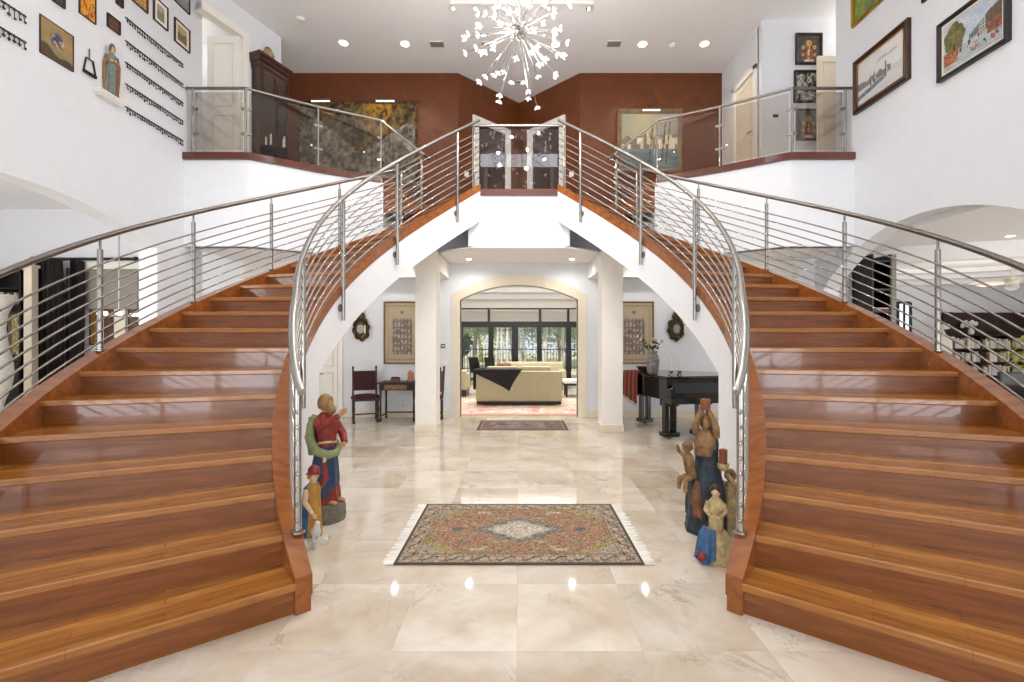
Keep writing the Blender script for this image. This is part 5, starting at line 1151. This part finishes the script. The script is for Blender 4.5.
mb = MB()
pts = [(-.52, -.10), (-.42, -.06), (.52, .0), (.08, -.52), (-.44, -.22)]
mb.plate([(-.54, .03), (.56, .03), (.50, -.06), (.36, -.28), (.28, -.46), (.14, -.37), (-.14, -.23), (-.38, -.12), (-.46, -.08), (-.50, -.05)], -.115, -.10); mb.box(-.54, .56, -.11, .18, .015, .045); mb.box(-.56, -.51, -.12, .1, -.42, .04)
mb.build('knit_blanket', 'black_matte', t, bevel=.01)
mb = MB()
for i in range(22): x = -.5+i*.048; mb.box(x, x+.02, -.05, .17, .04, .06)
tag(mb.build('cable_knit', 'black_matte', t, bevel=.006), kind='stuff')
t = thing('sofa', 'second cream sofa facing us behind the first one', 'sofa', (.42, 14.2, 0)); MB().box(-1.0, 1.0, -.4, .45, .12, .42, .03).build('seat_base', 'leather_cream', t); MB().box(-1.0, 1.0, .22, .46, .12, .84, .05).build('backrest', 'leather_cream', t); MB().box(-.9, .9, -.38, .4, .04, .12).build('plinth', 'black', t)
for s in (-1, 1): MB().box(s*.82, s*1.02, -.4, .45, .12, .62, .04).build('armrest', 'leather_cream', t)
t = thing('armchair', 'cream armchair with black base left of the sofa', 'armchair', (-1.82, 12.6, 0)); MB().box(-.42, .42, -.4, .4, .18, .46, .03).build('seat_base', 'leather_cream', t); MB().box(-.42, .42, -.42, -.24, .18, .72, .05).build('backrest', 'leather_cream', t); MB().box(-.40, .40, -.38, .38, 0, .18).build('base', 'black', t)
for s in (-1, 1): MB().box(s*.3, s*.43, -.4, .4, .2, .62, .03).build('armrest', 'leather_cream', t)
t = thing('bench', 'white upholstered bench with black legs right of the sofa', 'bench', (1.55, 12.4, 0)); MB().box(-.35, .35, -.3, .3, .36, .46, .03).build('cushion', 'white_fabric', t); MB().box(-.34, .34, -.29, .29, .31, .36).build('frame', 'black', t)
for sx in (-1, 1):
    for sy in (-1, 1): MB().box(sx*.30, sx*.25, sy*.25, sy*.2, 0, .31).build('leg', 'black', t)
t = thing('coffee_table', 'low dark table behind the cream sofa carrying a bowl', 'table', (-.45, 12.7, 0)); MB().box(-.7, .7, -.35, .35, .40, .45, .01).build('table_top', 'dark_wood', t)
for sx in (-1, 1):
    for sy in (-1, 1): MB().box(sx*.65, sx*.6, sy*.3, sy*.25, 0, .40).build('leg', 'dark_wood', t)
t = thing('decor_bowl', 'bowl heaped with brown woven balls behind the cream sofa', 'bowl', (-.42, 12.7, .45)); MB().lathe([(.06, 0), (.08, .05), (.06, .2), (.16, .27), (.24, .32), (.23, .325), (.1, .28)], (0, 0, 0), 20).build('bowl', 'gold_wood', t, smooth=50)
for i, (x, y, z) in enumerate(((-.13, 0, .37), (.02, .08, .38), (.13, -.02, .37), (0, -.1, .37))): MB().ball((x, y, z), .085, 12).build('woven_ball', 'worn_brown', t, smooth=60)
for i, (px, lb) in enumerate(((478, 'left of two dark dining chairs near the glass doors'), (494, 'right of two dark dining chairs near the glass doors'))):
    x = (px-CX)/F*15.2; t = thing('dining_chair', lb, 'chair', (x, 15.2, 0), .6); MB().box(-.22, .22, -.2, .2, .43, .47, .01).build('seat', 'black', t); MB().bar((0, .2, .45), (-.02, .3, .95), .42, .03).build('backrest', 'black', t)
    for sx in (-1, 1):
        for sy in (-1, 1): MB().bar((sx*.19, sy*.17, .44), (sx*.21, sy*.19, 0), .03, .03).build('leg', 'black', t)
# ================================================================== GARDEN
struct(MB().box(-30, 30, 18.2, 60, -.14, -.02).build('floor_garden', 'garden_ground'))
fz = 23.0
t = thing('iron_fence', 'dark iron garden fence with thin bars beyond the glass doors', 'fence', (0, fz, 0))
mb = MB(); mb.box(-4.45, 4.5, fz-.02, fz+.02, 1.05, 1.10); mb.box(-4.45, 4.5, fz-.02, fz+.02, .1, .15); mb.build('rails', 'iron', t, True)
br_ = MB().box(-.012, .012, -.012, .012, 0, 1.18).build('bar', 'iron', t); br_.location.x = -4.4
for i in range(1, 60): q = br_.copy(); COL.objects.link(q); q.parent = t; q.location.x = -4.4+i*.15
def tree(label, x, y, h, cr, seed, leafm, trunkm, name='garden_tree', multi=1, sq=.8, n=1500, cat='tree', grp='trees beyond the garden fence'):
    rnd = random.Random(seed); t = thing(name, label, cat, (x, y, -.03), 0, grp)
    mb = MB()
    for k in range(multi):
        a = rnd.uniform(0, 6.3); r = .25*(multi > 1); p0 = Vector((r*math.cos(a)*k, r*math.sin(a)*k, 0)); p1 = p0+Vector((rnd.uniform(-.3, .3), rnd.uniform(-.2, .2), h*.5)); p2 = p1+Vector((rnd.uniform(-.4, .4), rnd.uniform(-.3, .3), h*.3))
        mb.tube([p0, p1, p2], [.085, .065, .03] if multi > 1 else [.13, .10, .05], 9)
        for b in range(4): w = rnd.uniform(0, 6.3); mb.tube([p1+(p2-p1)*.25*b, p2+Vector((cr*.6*math.cos(w), cr*.6*math.sin(w), rnd.uniform(-.2, .5)))], [.03, .01], 6)
    mb.build('trunk', trunkm, t, smooth=50)
    lf = MB()
    for i in range(n):
        d = Vector((rnd.gauss(0, 1), rnd.gauss(0, 1), rnd.gauss(0, 1))).normalized()*cr*rnd.random()**.4; c = Vector((d.x, d.y, h*.72+d.z*sq)); a = Vector((rnd.gauss(0, 1), rnd.gauss(0, 1), rnd.gauss(0, .6))).normalized(); b = a.cross(Vector((rnd.random(), rnd.random(), 1))).normalized(); s = rnd.uniform(.06, .13)
        lf.add([c-a*s*1.6, c+b*s*.6, c+a*s*1.6, c-b*s*.6], [(0, 1, 2, 3)])
    lf.build('foliage', leafm, t, recalc=False)
tree('pale grey bushy tree left of the others behind the fence', -2.6, 25.5, 4.2, 1.7, 1, 'leaf_grey', 'bark_pale', n=2600)
tree('dark green shrub low at the left behind the iron fence', -3.0, 21.7, 1.9, .8, 2, 'leaf_dark', 'bark_pale', 'garden_shrub', n=900, cat='shrub')
tree('tall yellow green tree with pale trunks left of the middle door frame', -.95, 24.6, 5.0, 1.3, 3, 'leaf_yellow', 'bark_white', multi=3)
tree('pale trunked tree with thin green crown in the middle of the glass doors', .15, 25.2, 5.4, 1.3, 4, 'leaf_mid', 'bark_white', multi=3, n=1000)
tree('bright yellow green tree right of the middle door frame', 1.35, 24.4, 4.6, 1.2, 5, 'leaf_yellow', 'bark_white', multi=2)
tree('broad dense tree filling the gap behind the pale trunks', -.3, 28.0, 4.6, 2.4, 31, 'leaf_mid', 'bark_pale', n=2600)
tree('broad grey green tree behind the right door frames', 2.6, 28.5, 4.4, 2.3, 32, 'leaf_grey', 'bark_pale', n=2400)
tree('slim white trunked tree at the right edge of the glass doors', 2.6, 24.8, 5.6, 1.2, 6, 'leaf_grey', 'bark_white', multi=2, n=900)
for i, x in enumerate((-8.5, -5.6, -2.7, .2, 3.1, 6.0, 8.9)): tree('%s from the left in the far row of hedge trees behind the garden' % ('first', 'second', 'third', 'fourth', 'fifth', 'sixth', 'seventh')[i], x, 33+(i % 2)*2.5, 4.2, 2.7, 20+i, ('leaf_mid', 'leaf_grey', 'leaf_yellow')[i % 3], 'bark_pale', 'hedge_tree', n=2200, sq=1.1, grp='far row of garden trees')
# ================================================================== LEFT SIDE ROOM
struct(MB().box(-10.6, -5.5, ZB, ZB+.16, 3.8, 4.2).build('wall_left_room_back', 'wall_white')); struct(MB().box(-10.6, -10.5, 2, ZB+.1, 0, 4.2).build('wall_left_room', 'wall_white')); struct(MB().box(-10.6, -5.63, 2, ZB+.1, 4.1, 4.2).build('ceiling_left_room', 'ceiling_white')); struct(MB().box(-10.6, -5.63, 1.9, 2, 0, 4.2).build('wall_left_room_front', 'wall_white'))
def lx(px, z): return (px-CX)/F*z
def lh(py, z): return HC+(CY-py)/F*z
z = 8.75
t = thing('curtain_rod', 'black curtain rod across the back wall of the left room', 'curtain rod', (lx(87, z), z-.05, lh(259.5, z))); w = (lx(138, z)-lx(36, z))/2; MB().tube([(-w, 0, 0), (w, 0, 0)], .03, 10).build('rod', 'black', t, smooth=50)
for s in (-1, 1): MB().ball((s*w, 0, 0), .05, 12).build('finial', 'black', t, smooth=60); MB().box(s*w*.9-.015, s*w*.9+.015, 0, .2, -.02, .02).build('rod_bracket', 'black', t)
struct(MB().box(lx(67, z), lx(139, z), z+.08, ZB, lh(268, z), lh(261, z)).build('trim_15', 'trim_white'))
def curtain(px0, px1, label, seed):
    a, b = lx(px0, z), lx(px1, z); t = thing('curtain', label, 'curtain', ((a+b)/2, z-.05, 0)); n = 60; W2 = (b-a)/2; top = lh(261, z)
    R0 = []; R1 = []
    for e in (0, .03):
        for zz, k in ((top, .86), (top-.5, .92), (1.2, 1.0), (.02, 1.04)):
            R0.append([(-W2*k+2*W2*k*i/n, .05*math.sin(i/n*PI*2*5+seed)+e+.02*math.sin(zz*2+i), zz) for i in range(n+1)])
    mb = MB(); mb.strip(R0[:4]+R0[4:][::-1], closed=True); mb.build('fabric', 'curtain_black', t, smooth=60)
    for i in range(6): MB().tube([(-W2*.8+W2*1.6*i/5+.0, .04*math.cos(q), top+.0+.045*math.sin(q)) for q in [2*PI*k/10 for k in range(11)]], .006, 5, False).build('ring', 'black', t)
curtain(36, 66, 'wide black velvet curtain in the left room beside the cream pillar', 0); curtain(74.5, 83.5, 'narrow black curtain in the left room right of the wide one', 2)
t = thing('pillar', 'slim cream pillar in the left room between curtain and dark cabinet', 'pillar', (lx(31, 8.5), 8.5, 0)); MB().box(-.075, .075, -.06, .06, 0, lh(268, 8.5), .005).build('shaft', 'cream', t); MB().box(-.09, .09, -.075, .075, 0, .12, .005).build('base', 'cream', t); MB().box(-.095, .095, -.08, .08, lh(268, 8.5), lh(265, 8.5), .004).build('capital', 'cream', t)
struct(MB().box(lx(67, 8.8), lx(74, 8.8), 8.78, 8.9, 0, lh(268, 8.8)).build('trim_16', 'steel_dark'))
# grey panelled recess, pictures and small chandelier
struct(MB().box(lx(84.5, 8.9), lx(138, 8.9), 8.88, 8.95, lh(309, 8.9), lh(265, 8.9)).build('trim_17', 'panel_grey'))
for px0, px1, py0, py1, lb, fn in ((87, 95.5, 308, 345, 'narrow gold and brown picture at left under the grey panel', p_dark(51, ['#6a4a1c', '#b58a3a', '#3a2412', '#8a5a2a'])), (102, 113, 306, 350, 'dark framed picture under the grey panel behind the small chandelier', p_dark(52, ['#2a1a10', '#6b4526', '#3a2a1c'])), (126, 138, 305, 345, 'dark framed picture at right under the grey panel', p_dark(53, ['#2f2216', '#7a5a36', '#3a2c20']))):
    x0, x1, z0, z1 = face(px0, px1, py0, py1, 8.87); face_pic('picture', lb, 'picture', x0, x1, z0, z1, 8.93, .03, .025, 'dark_wood', fn)
x, y, zz = P(119, 316, 8.0); t = thing('small_chandelier', 'small glowing crystal chandelier in the left room under the arch', 'chandelier', (x, y, zz)); MB().tube([(0, 0, 0), (0, 0, 4.1-zz)], .008, 8).build('stem', 'steel', t)
MB().tube([(.24*math.cos(w), .24*math.sin(w), 0) for w in [2*PI*i/20 for i in range(21)]], .012, 8).build('ring_frame', 'steel', t, smooth=60)
for i in range(8): w = 2*PI*i/8; MB().ball((.26*math.cos(w), .26*math.sin(w), .03), .032, 10, 1, 1, 1.2).build('glass_globe', 'bulb', t, smooth=60)
t = thing('pale_doorway_panel', 'bright cream door panel behind the small chandelier in the left room', 'panel', (lx(119.5, 8.9), 8.93, 0)); MB().box(-.11, .11, -.03, .0, 0, lh(308, 8.9), .004).build('leaf', 'cream', t); MB().box(-.08, .08, -.035, -.03, .3, 1.6).build('inset', 'trim_white', t)
# dark cabinet with golden picture and white urn at the left edge
x0, x1 = lx(-14, 8.7), lx(26.5, 8.7); t = thing('dark_cabinet', 'tall black display cabinet at the left edge behind the railing', 'cabinet', ((x0+x1)/2, 8.75, 0)); w = (x1-x0)/2
mb = MB(); mb.box(-w, w, .12, .16, 0, 2.85); mb.box(-w, -w+.04, -.15, .16, 0, 2.85); mb.box(w-.04, w, -.15, .16, 0, 2.85); mb.build('carcass', 'black', t)
for zz in (.03, 1.05, 2.18, 2.5, 2.83): MB().box(-w, w, -.15, .14, zz-.02, zz+.02).build('shelf', 'black', t)
for s in (0, 1): dd = MB().box(-w+.02+s*w, -.01+s*w if s == 0 else w-.02, -.17, -.15, .06, 1.02, .004).build('door', 'black', t); MB().ball((-.04 if s == 0 else .04, -.18, .6), .014, 8).build('knob', 'steel', dd, smooth=60)
x0, x1, z0, z1 = face(5, 26, 312, 357, 8.62); face_pic('picture', 'gold and black picture of curved shapes in the dark cabinet at left', 'picture', x0, x1, z0, z1, 8.70, .04, .05, 'bronze', p_dark(61, ['#15110c', '#c9a866', '#3a2c1a', '#e0cfa0', '#1a140f']))
bx = lx(12, 8.65)-.22
for i in range(9): t = thing('book', 'upright book on the upper shelf of the black cabinet', 'book', (bx+.042*i, 8.66, 2.2), 0, 'books in the black cabinet'); MB().box(-.017, .017, -.07, .07, 0, .2+.03*hsh(i, 3), .003).build('cover', ('worn_brown', 'black', 'vent_grey')[i % 3], t); MB().box(-.013, .013, -.065, .068, .003, .195).build('pages', 'trim_white', t)
x, y, zz = P(-6, 372, 7.6); t = thing('urn', 'tall white urn with flared lip at the left photo edge', 'urn', (x, y, 0))
MB().lathe([(.14, .0), (.16, .04), (.10, .12), (.09, .3), (.13, .5), (.20, .72), (.235, .95), (.22, 1.15), (.17, 1.4), (.14, 1.7), (.16, 1.95), (.27, 2.25), (.25, 2.26), (.13, 1.95)], (0, 0, 0), 32).build('body', 'white_paint', t, smooth=60); MB().lathe([(.265, 2.24), (.28, 2.26), (.26, 2.275)], (0, 0, 0), 32).build('lip', 'white_paint', t, smooth=60)
# ================================================================== RIGHT SIDE ROOM
struct(MB().box(14.0, 14.1, 2, 12.6, 0, 3.4).build('wall_right_room', 'wall_white')); struct(MB().box(5.63, 14.1, 1.9, 2, 0, 3.4).build('wall_right_room_front', 'wall_white')); struct(MB().box(5.0, 14.1, 12.4, 12.6, 0, 3.4).build('wall_right_room_back', 'wall_white'))
mb = MB(); mb.box(5.63, 14.1, 2, 12.6, 3.3, 3.4); mb.box(5.63, 6.6, 2, 12.6, 3.12, 3.31); mb.box(5.63, 14, 2, 3.2, 3.12, 3.31)
for r_, z_ in ((3.6, 3.0), (3.0, 3.1), (2.4, 3.2)):
    c0 = (10.0, 10.2); a_ = [(c0[0]+(r_)*math.cos(2*PI*i/48), c0[1]+r_*.62*math.sin(2*PI*i/48)) for i in range(48)]; b_ = [(c0[0]+(r_-.45)*math.cos(2*PI*i/48), c0[1]+(r_-.45)*.62*math.sin(2*PI*i/48)) for i in range(48)]
    mb.loft([[(x, min(y, 12.4), zz) for x, y in q] for q, zz in ((a_, 3.31), (a_, z_), (b_, z_), (b_, 3.31))], cap=False)
struct(mb.build('ceiling_right_room', 'ceiling_white', smooth=30))
for px, py, lb in ((1010, 235.5, 'upper of two ceiling spots in the right room'), (1012.5, 246.5, 'lower of two ceiling spots in the right room')): downlight(px, py, lb, H=3.3, r=.06)
# dark cabinet just inside the right arch
t = thing('wine_cabinet', 'tall black cabinet with a red tray seen inside the right arch', 'cabinet', (6.70, 8.6, 0)); mb = MB(); mb.box(-.18, .18, .26, .3, 0, 3.1); mb.box(-.18, -.15, -.2, .3, 0, 3.1); mb.box(.15, .18, -.2, .3, 0, 3.1); mb.build('carcass', 'black', t)
for zz in (.02, .9, 1.6, 2.05, 2.45, 2.98): MB().box(-.15, .15, -.2, .27, zz-.02, zz+.02).build('shelf', 'black', t)
struct(MB().box(6.89, 7.05, 8.5, 8.6, 0, 3.12).build('trim_18', 'panel_grey'))
t = thing('red_tray', 'red tray with white rim on the black cabinet shelf in the right arch', 'tray', (6.70, 8.55, 2.07)); MB().box(-.14, .14, -.14, .14, 0, .03, .006).build('tray_base', 'paint_red', t); MB().tube([(-.13, -.13, .035), (.13, -.13, .035), (.13, .13, .035), (-.13, .13, .035), (-.13, -.13, .035)], .012, 6).build('rim', 'white_paint', t)
for i, x in enumerate((-.12, .02, .12)): t = thing('bottle', 'dark bottle on the lower shelf of the black cabinet in the right arch', 'bottle', (6.70+x*.8, 8.55, 1.62), 0, 'bottles in the right arch cabinet'); MB().lathe([(.035, 0), (.04, .01), (.04, .18), (.014, .25), (.014, .31)], (0, 0, 0), 14).build('bottle_body', 'piano_black', t, smooth=50); MB().lathe([(.016, .29), (.016, .33)], (0, 0, 0), 10).build('cap', 'paint_red', t)
# window with a dark frame
z = 12.35; w = tag(bpy.data.objects.new('window_3', None), kind='structure'); COL.objects.link(w); w.location = (lx(903.5, z), z, lh(323, z)); mb = MB()
hw, hh = .17, .55
for bx in ((-hw-.03, -hw+.03, -hh, hh), (hw-.03, hw+.03, -hh, hh), (-hw, hw, hh-.03, hh+.03), (-hw, hw, -hh-.03, -hh+.03), (-.02, .02, -hh, hh)): mb.box(bx[0], bx[1], -.04, .03, bx[2], bx[3])
mb.build('window_frame', 'black', w); MB().box(-hw, hw, 0, .01, -hh, hh).build('pane', 'sky_pane', w)
# bookcase with books
z = 12.0; x0, x1 = lx(951, z), 13.8; t = thing('bookcase', 'dark brown bookcase full of books in the right room', 'bookcase', ((x0+x1)/2, z+.2, 0)); w = (x1-x0)/2; top = lh(312, z)
mb = MB(); mb.box(-w, w, .12, .16, 0, top); mb.box(-w, -w+.05, -.2, .16, 0, top); mb.box(w-.05, w, -.2, .16, 0, top)
for q in (-.33, .33): mb.box(w*q-.02, w*q+.02, -.2, .14, 0, lh(335, z))
mb.build('carcass', 'dark_wood', t); MB().box(-w, w, .02, .14, lh(335, z), top, .005).build('upper_panel', 'dark_wood', t)
sh = [lh(335, z), lh(349, z), lh(362.5, z), lh(376, z), lh(392, z), .5, .05]
for zz in sh: MB().box(-w+.04, w-.04, -.2, .14, zz-.02, zz+.015, .003).build('shelf', 'dark_wood', t)
rnd = random.Random(5); wd = (('top', 1), ('second', 2), ('third', 3))
for nm, r_ in wd:
    xx = x0+.12; zz = sh[r_]+.016; i = 0; bmats = ('white_fabric', 'trim_white', 'vent_grey', 'cream_paint', 'worn_brown', 'white_paint')
    while xx < min(x1-.12, 13.55) and i < 34:
        th = rnd.uniform(.028, .05); hgt = rnd.uniform(.19, .28); skip = abs((xx-(x0+x1)/2)/w+.33) < .05 or abs((xx-(x0+x1)/2)/w-.33) < .05
        if skip: xx += .07; continue
        b = thing('book', 'upright book on the %s book row of the dark bookcase' % nm, 'book', (xx+th/2, z+.1, zz), 0, 'books on the %s row of the bookcase' % nm)
        MB().box(-th/2, th/2, -.09, .1, 0, hgt, .003).build('cover', bmats[rnd.randrange(6)], b); MB().box(-th/2+.004, th/2-.004, -.085, .098, .003, hgt+.0005-.004).build('pages', 'trim_white', b)
        xx += th+rnd.uniform(.004, .012); i += 1
x, y, zz = P(994, 325, z+.05); t = thing('wall_dish', 'round dark dish hung on the upper panel of the bookcase', 'plate', (x, z+.215, zz)); mb = MB(); mb.lathe([(.02, 0), (.2, .0), (.26, .03), (.255, .04), (.19, .012), (.02, .012)], (0, 0, 0), 32); mb.xf(Matrix.Rotation(PI/2, 4, 'X')); mb.build('dish', 'bronze', t, smooth=50); mb = MB(); mb.lathe([(.26, .03), (.27, .035), (.26, .04)], (0, 0, 0), 32); mb.xf(Matrix.Rotation(PI/2, 4, 'X')); mb.build('rim', 'dark_wood', t, smooth=50)
def flowers(px, py, zf, label, zb, seed, sc=1):
    x, y, _ = P(px, py, zf); t = thing('flower_vase', label, 'flowers', (x, y, zb)); MB().lathe([(.05, 0), (.065, .03), (.07, .09), (.045, .14), (.05, .16)], (0, 0, 0), 16).build('vase_body', 'white_paint', t, smooth=50); rnd = random.Random(seed); st = MB()
    for i in range(9):
        p = Vector((rnd.uniform(-.17, .17)*sc, rnd.uniform(-.1, .1)*sc, .24+rnd.uniform(-.05, .1)*sc)); st.tube([(0, 0, .12), p], .004, 5); mb = MB()
        for k in range(5): w = 2*PI*k/5; mb.ball(p+Vector((.035*math.cos(w), -.01, .035*math.sin(w))), .032, 8, 1, .5, 1)
        mb.build('blossom', 'white_fabric', t, smooth=60)
    st.build('stems', 'leaf_dark', t)
flowers(971, 330, z+.08, 'white blossoms in a low vase on the bookcase ledge', sh[0]+.016, 3)
t = thing('side_table', 'white plinth left of the bookcase carrying pale flowers', 'table', (lx(942, 11.6), 11.6, 0)); MB().box(-.14, .14, -.14, .14, 0, lh(338, 11.6), .008).build('plinth', 'trim_white', t); MB().box(-.17, .17, -.17, .17, lh(338, 11.6), lh(338, 11.6)+.03, .006).build('top', 'trim_white', t)
flowers(942, 333, 11.6, 'pale flowers on the white plinth left of the bookcase', lh(338, 11.6)+.03, 9, .7)
# television, plant, fan
x, y, zz = P(1030, 402, 7.6); t = thing('television', 'black television at the right photo edge in front of the bookcase', 'television', (x, y, 0), -.3); MB().box(-.42, .42, -.03, .03, .35, .98, .008).build('housing', 'black', t); MB().box(-.39, .39, -.034, -.03, .38, .95).build('screen', 'piano_black', t); MB().box(-.5, .5, -.2, .2, 0, .3, .01).build('stand', 'dark_wood', t); MB().box(-.06, .06, -.02, .02, .3, .36).build('neck', 'black', t)
x, y, zz = P(1030, 350, 8.6); t = thing('potted_palm', 'yellow green spiky plant at the right photo edge', 'plant', (x, y, 0)); MB().lathe([(.16, 0), (.2, .05), (.22, .35), (.2, .36), (.18, .3)], (0, 0, 0), 22).build('pot', 'worn_brown', t, smooth=50); rnd = random.Random(12)
MB().tube([(0, 0, .3), (.02, .02, .8), (-.02, 0, 1.4)], [.04, .03, .02], 8).build('stem', 'bark_pale', t, smooth=50); mb = MB()
for i in range(90):
    w = rnd.uniform(0, 6.3); L = rnd.uniform(.3, .6); b = Vector((0, 0, rnd.uniform(.7, 1.5))); u_ = Vector((math.cos(w), math.sin(w), 0)); up = rnd.uniform(.0, .6); p1 = b+u_*L*.5+Vector((0, 0, L*up*.6)); p2 = b+u_*L+Vector((0, 0, L*up*.4-.12)); sd = Vector((-u_.y, u_.x, 0))*.02
    mb.add([b-sd*.4, b+sd*.4, p1+sd, p2, p1-sd], [(0, 1, 2, 4), (4, 2, 3)])
tag(mb.build('leaves', 'leaf_yellow', t, recalc=False), kind='stuff')
x, y, zz = P(1012, 282, 8.4); t = thing('ceiling_fan', 'white ceiling fan under the curved ceiling of the right room', 'ceiling fan', (x, y, zz)); MB().tube([(0, 0, .05), (0, 0, 3.3-zz)], .015, 8).build('downrod', 'trim_white', t); MB().lathe([(.04, .1), (.11, .07), (.12, 0), (.08, -.05)], (0, 0, 0), 20).build('motor', 'trim_white', t, smooth=50); MB().lathe([(.08, -.05), (.1, -.1), (.05, -.15), (.01, -.155)], (0, 0, 0), 20).build('light_bowl', 'white_paint', t, smooth=50)
for i in range(5):
    w = 2*PI*i/5+.3; mb = MB(); mb.box(.1, .62, -.07, .07, -.005, .006); mb.xf(Matrix.Rotation(w, 4, 'Z') @ Matrix.Rotation(.2, 4, 'X')); mb.build('blade', 'cream', t, bevel=.003)
# small pool-deck style lights under the balcony
for px, py, H_, lb in ((469, 585, 3.02, 'left of the two tiny ceiling lights under the balcony'), (572, 585, 3.02, 'right of the two tiny ceiling lights under the balcony'), (394, 590, 3.02, 'tiny ceiling light under the left gallery behind the staircase'), (646, 591, 3.02, 'tiny ceiling light under the right gallery behind the staircase')):
    zz = F*(HC+H_)/(py-CY); x = (px-CX)/F*zz; t = thing('ceiling_light', lb, 'ceiling light', (x, zz, H_)); MB().lathe([(.05, 0), (.06, -.002), (.05, -.006)], (0, 0, 0), 20).build('trim_ring', 'trim_white', t); MB().lathe([(.042, -.006), (.042, -.007)], (0, 0, 0), 20).build('lens', 'spot_lamp', t)
struct(MB().box(-15, 15, 12.9, 13.0, 3.72, 9.0).build('wall_sun_block', 'wall_white')); struct(MB().box(-15, 15, -2.2, 13, 9.0, 9.1).build('ceiling_sun_block', 'ceiling_white'))  # unseen slabs added to keep sunlight from leaking into the upper hall
# ================================================================== LIGHT, WORLD, CAMERA
def area(name, loc, rot, sx, sy, power, col=(1, 1, 1)):
    l = bpy.data.lights.new(name, 'AREA'); l.shape = 'RECTANGLE'; l.size = sx; l.size_y = sy; l.energy = power; l.color = col
    o = bpy.data.objects.new(name, l); COL.objects.link(o); o.location = loc; o.rotation_euler = rot; return o
def point(name, loc, power, r=.1, col=(1, .93, .82)):
    l = bpy.data.lights.new(name, 'POINT'); l.energy = power; l.shadow_soft_size = r; l.color = col
    o = bpy.data.objects.new(name, l); COL.objects.link(o); o.location = loc; return o
area('daylight_front', (0, -2.5, 3.5), (PI/2, 0, 0), 6.6, 6.6, 380, (.96, .98, 1))
def spot(name, loc, power, ang=120, col=(1, .94, .84)):
    l = bpy.data.lights.new(name, 'SPOT'); l.energy = power; l.spot_size = math.radians(ang); l.spot_blend = .6; l.shadow_soft_size = .035; l.color = col
    o = bpy.data.objects.new(name, l); COL.objects.link(o); o.location = loc
for x, y in DL: spot('ceiling_spot', (x, y, HCEIL-.03), 60)
for x in (-2.6, 0, 2.6):
    for y in (.6, 2.6): spot('foyer_fill', (x, y, 8.6), 190, 140, (1, .97, .92))  # unseen fill spots added above the foyer to brighten the treads
for i in range(10):
    w = 2*PI*i/10; point('chandelier_bulb', (.5*math.cos(w), 5.77+.5*math.sin(w), 5.44+(.35 if i % 2 else -.3)), 42, .03, (1, .96, .9))
for s in (-1, 1): point('corridor_fill', (s*6.3, 8.2, 7.0), 22, .1)  # invisible fill added in each corridor to lift the open door leaves
for x, y in ((-2.256, 8.26), (-.926, 8.43), (.982, 8.43), (2.282, 8.23)): spot('soffit_lamp', (x, y, 2.99), 22, 165, (1, .97, .93))
area('great_room_fill', (0, 12.2, 3.5), (0, 0, 0), 5, 3, 330, (1, .97, .92)); area('great_room_upfill', (0, 13.2, 3.08), (PI, 0, 0), 6, 3, 260, (1, .98, .95))  # hidden fill panels added, one facing down, one up to brighten the ceiling
area('left_room_fill', (-8.1, 2.1, 2.0), (PI/2, 0, 0), 4, 3, 250, (1, .98, .95))  # invisible fill added as daylight stand-in; the wall here has no window
area('right_room_fill', (10, 2.1, 1.8), (PI/2, 0, 0), 7, 2.8, 260, (1, .98, .95)); area('right_room_upfill', (10.0, 9.5, 1.9), (PI, 0, 0), 3, 2, 60, (1, .93, .85))  # added fill without fixtures: a daylight stand-in and an upward panel
l = bpy.data.lights.new('sun', 'SUN'); l.energy = 6; l.angle = .01; so = bpy.data.objects.new('sun', l); COL.objects.link(so); so.rotation_euler = Vector((.3, .55, -.78)).to_track_quat('-Z', 'Y').to_euler()
W_ = bpy.data.worlds.new('World'); SC.world = W_; W_.use_nodes = True
nt = W_.node_tree; bg = nt.nodes['Background']; bg.inputs[0].default_value = (.84, .91, 1, 1); bg.inputs[1].default_value = 1.5
cam = bpy.data.cameras.new('Camera'); co = bpy.data.objects.new('Camera', cam); COL.objects.link(co)
co.location = (0, 0, HC); co.rotation_euler = (PI/2, 0, 0); cam.sensor_width = 36; cam.lens = 36*F/1024
cam.shift_x = -(CX-512)/1024; cam.shift_y = 0; cam.clip_start = .05; cam.clip_end = 300
SC.camera = co
SC.view_settings.view_transform = 'Standard'; SC.view_settings.look = 'None'; SC.view_settings.exposure = -.56; SC.view_settings.gamma = 1; SC.view_settings.use_curve_mapping = False
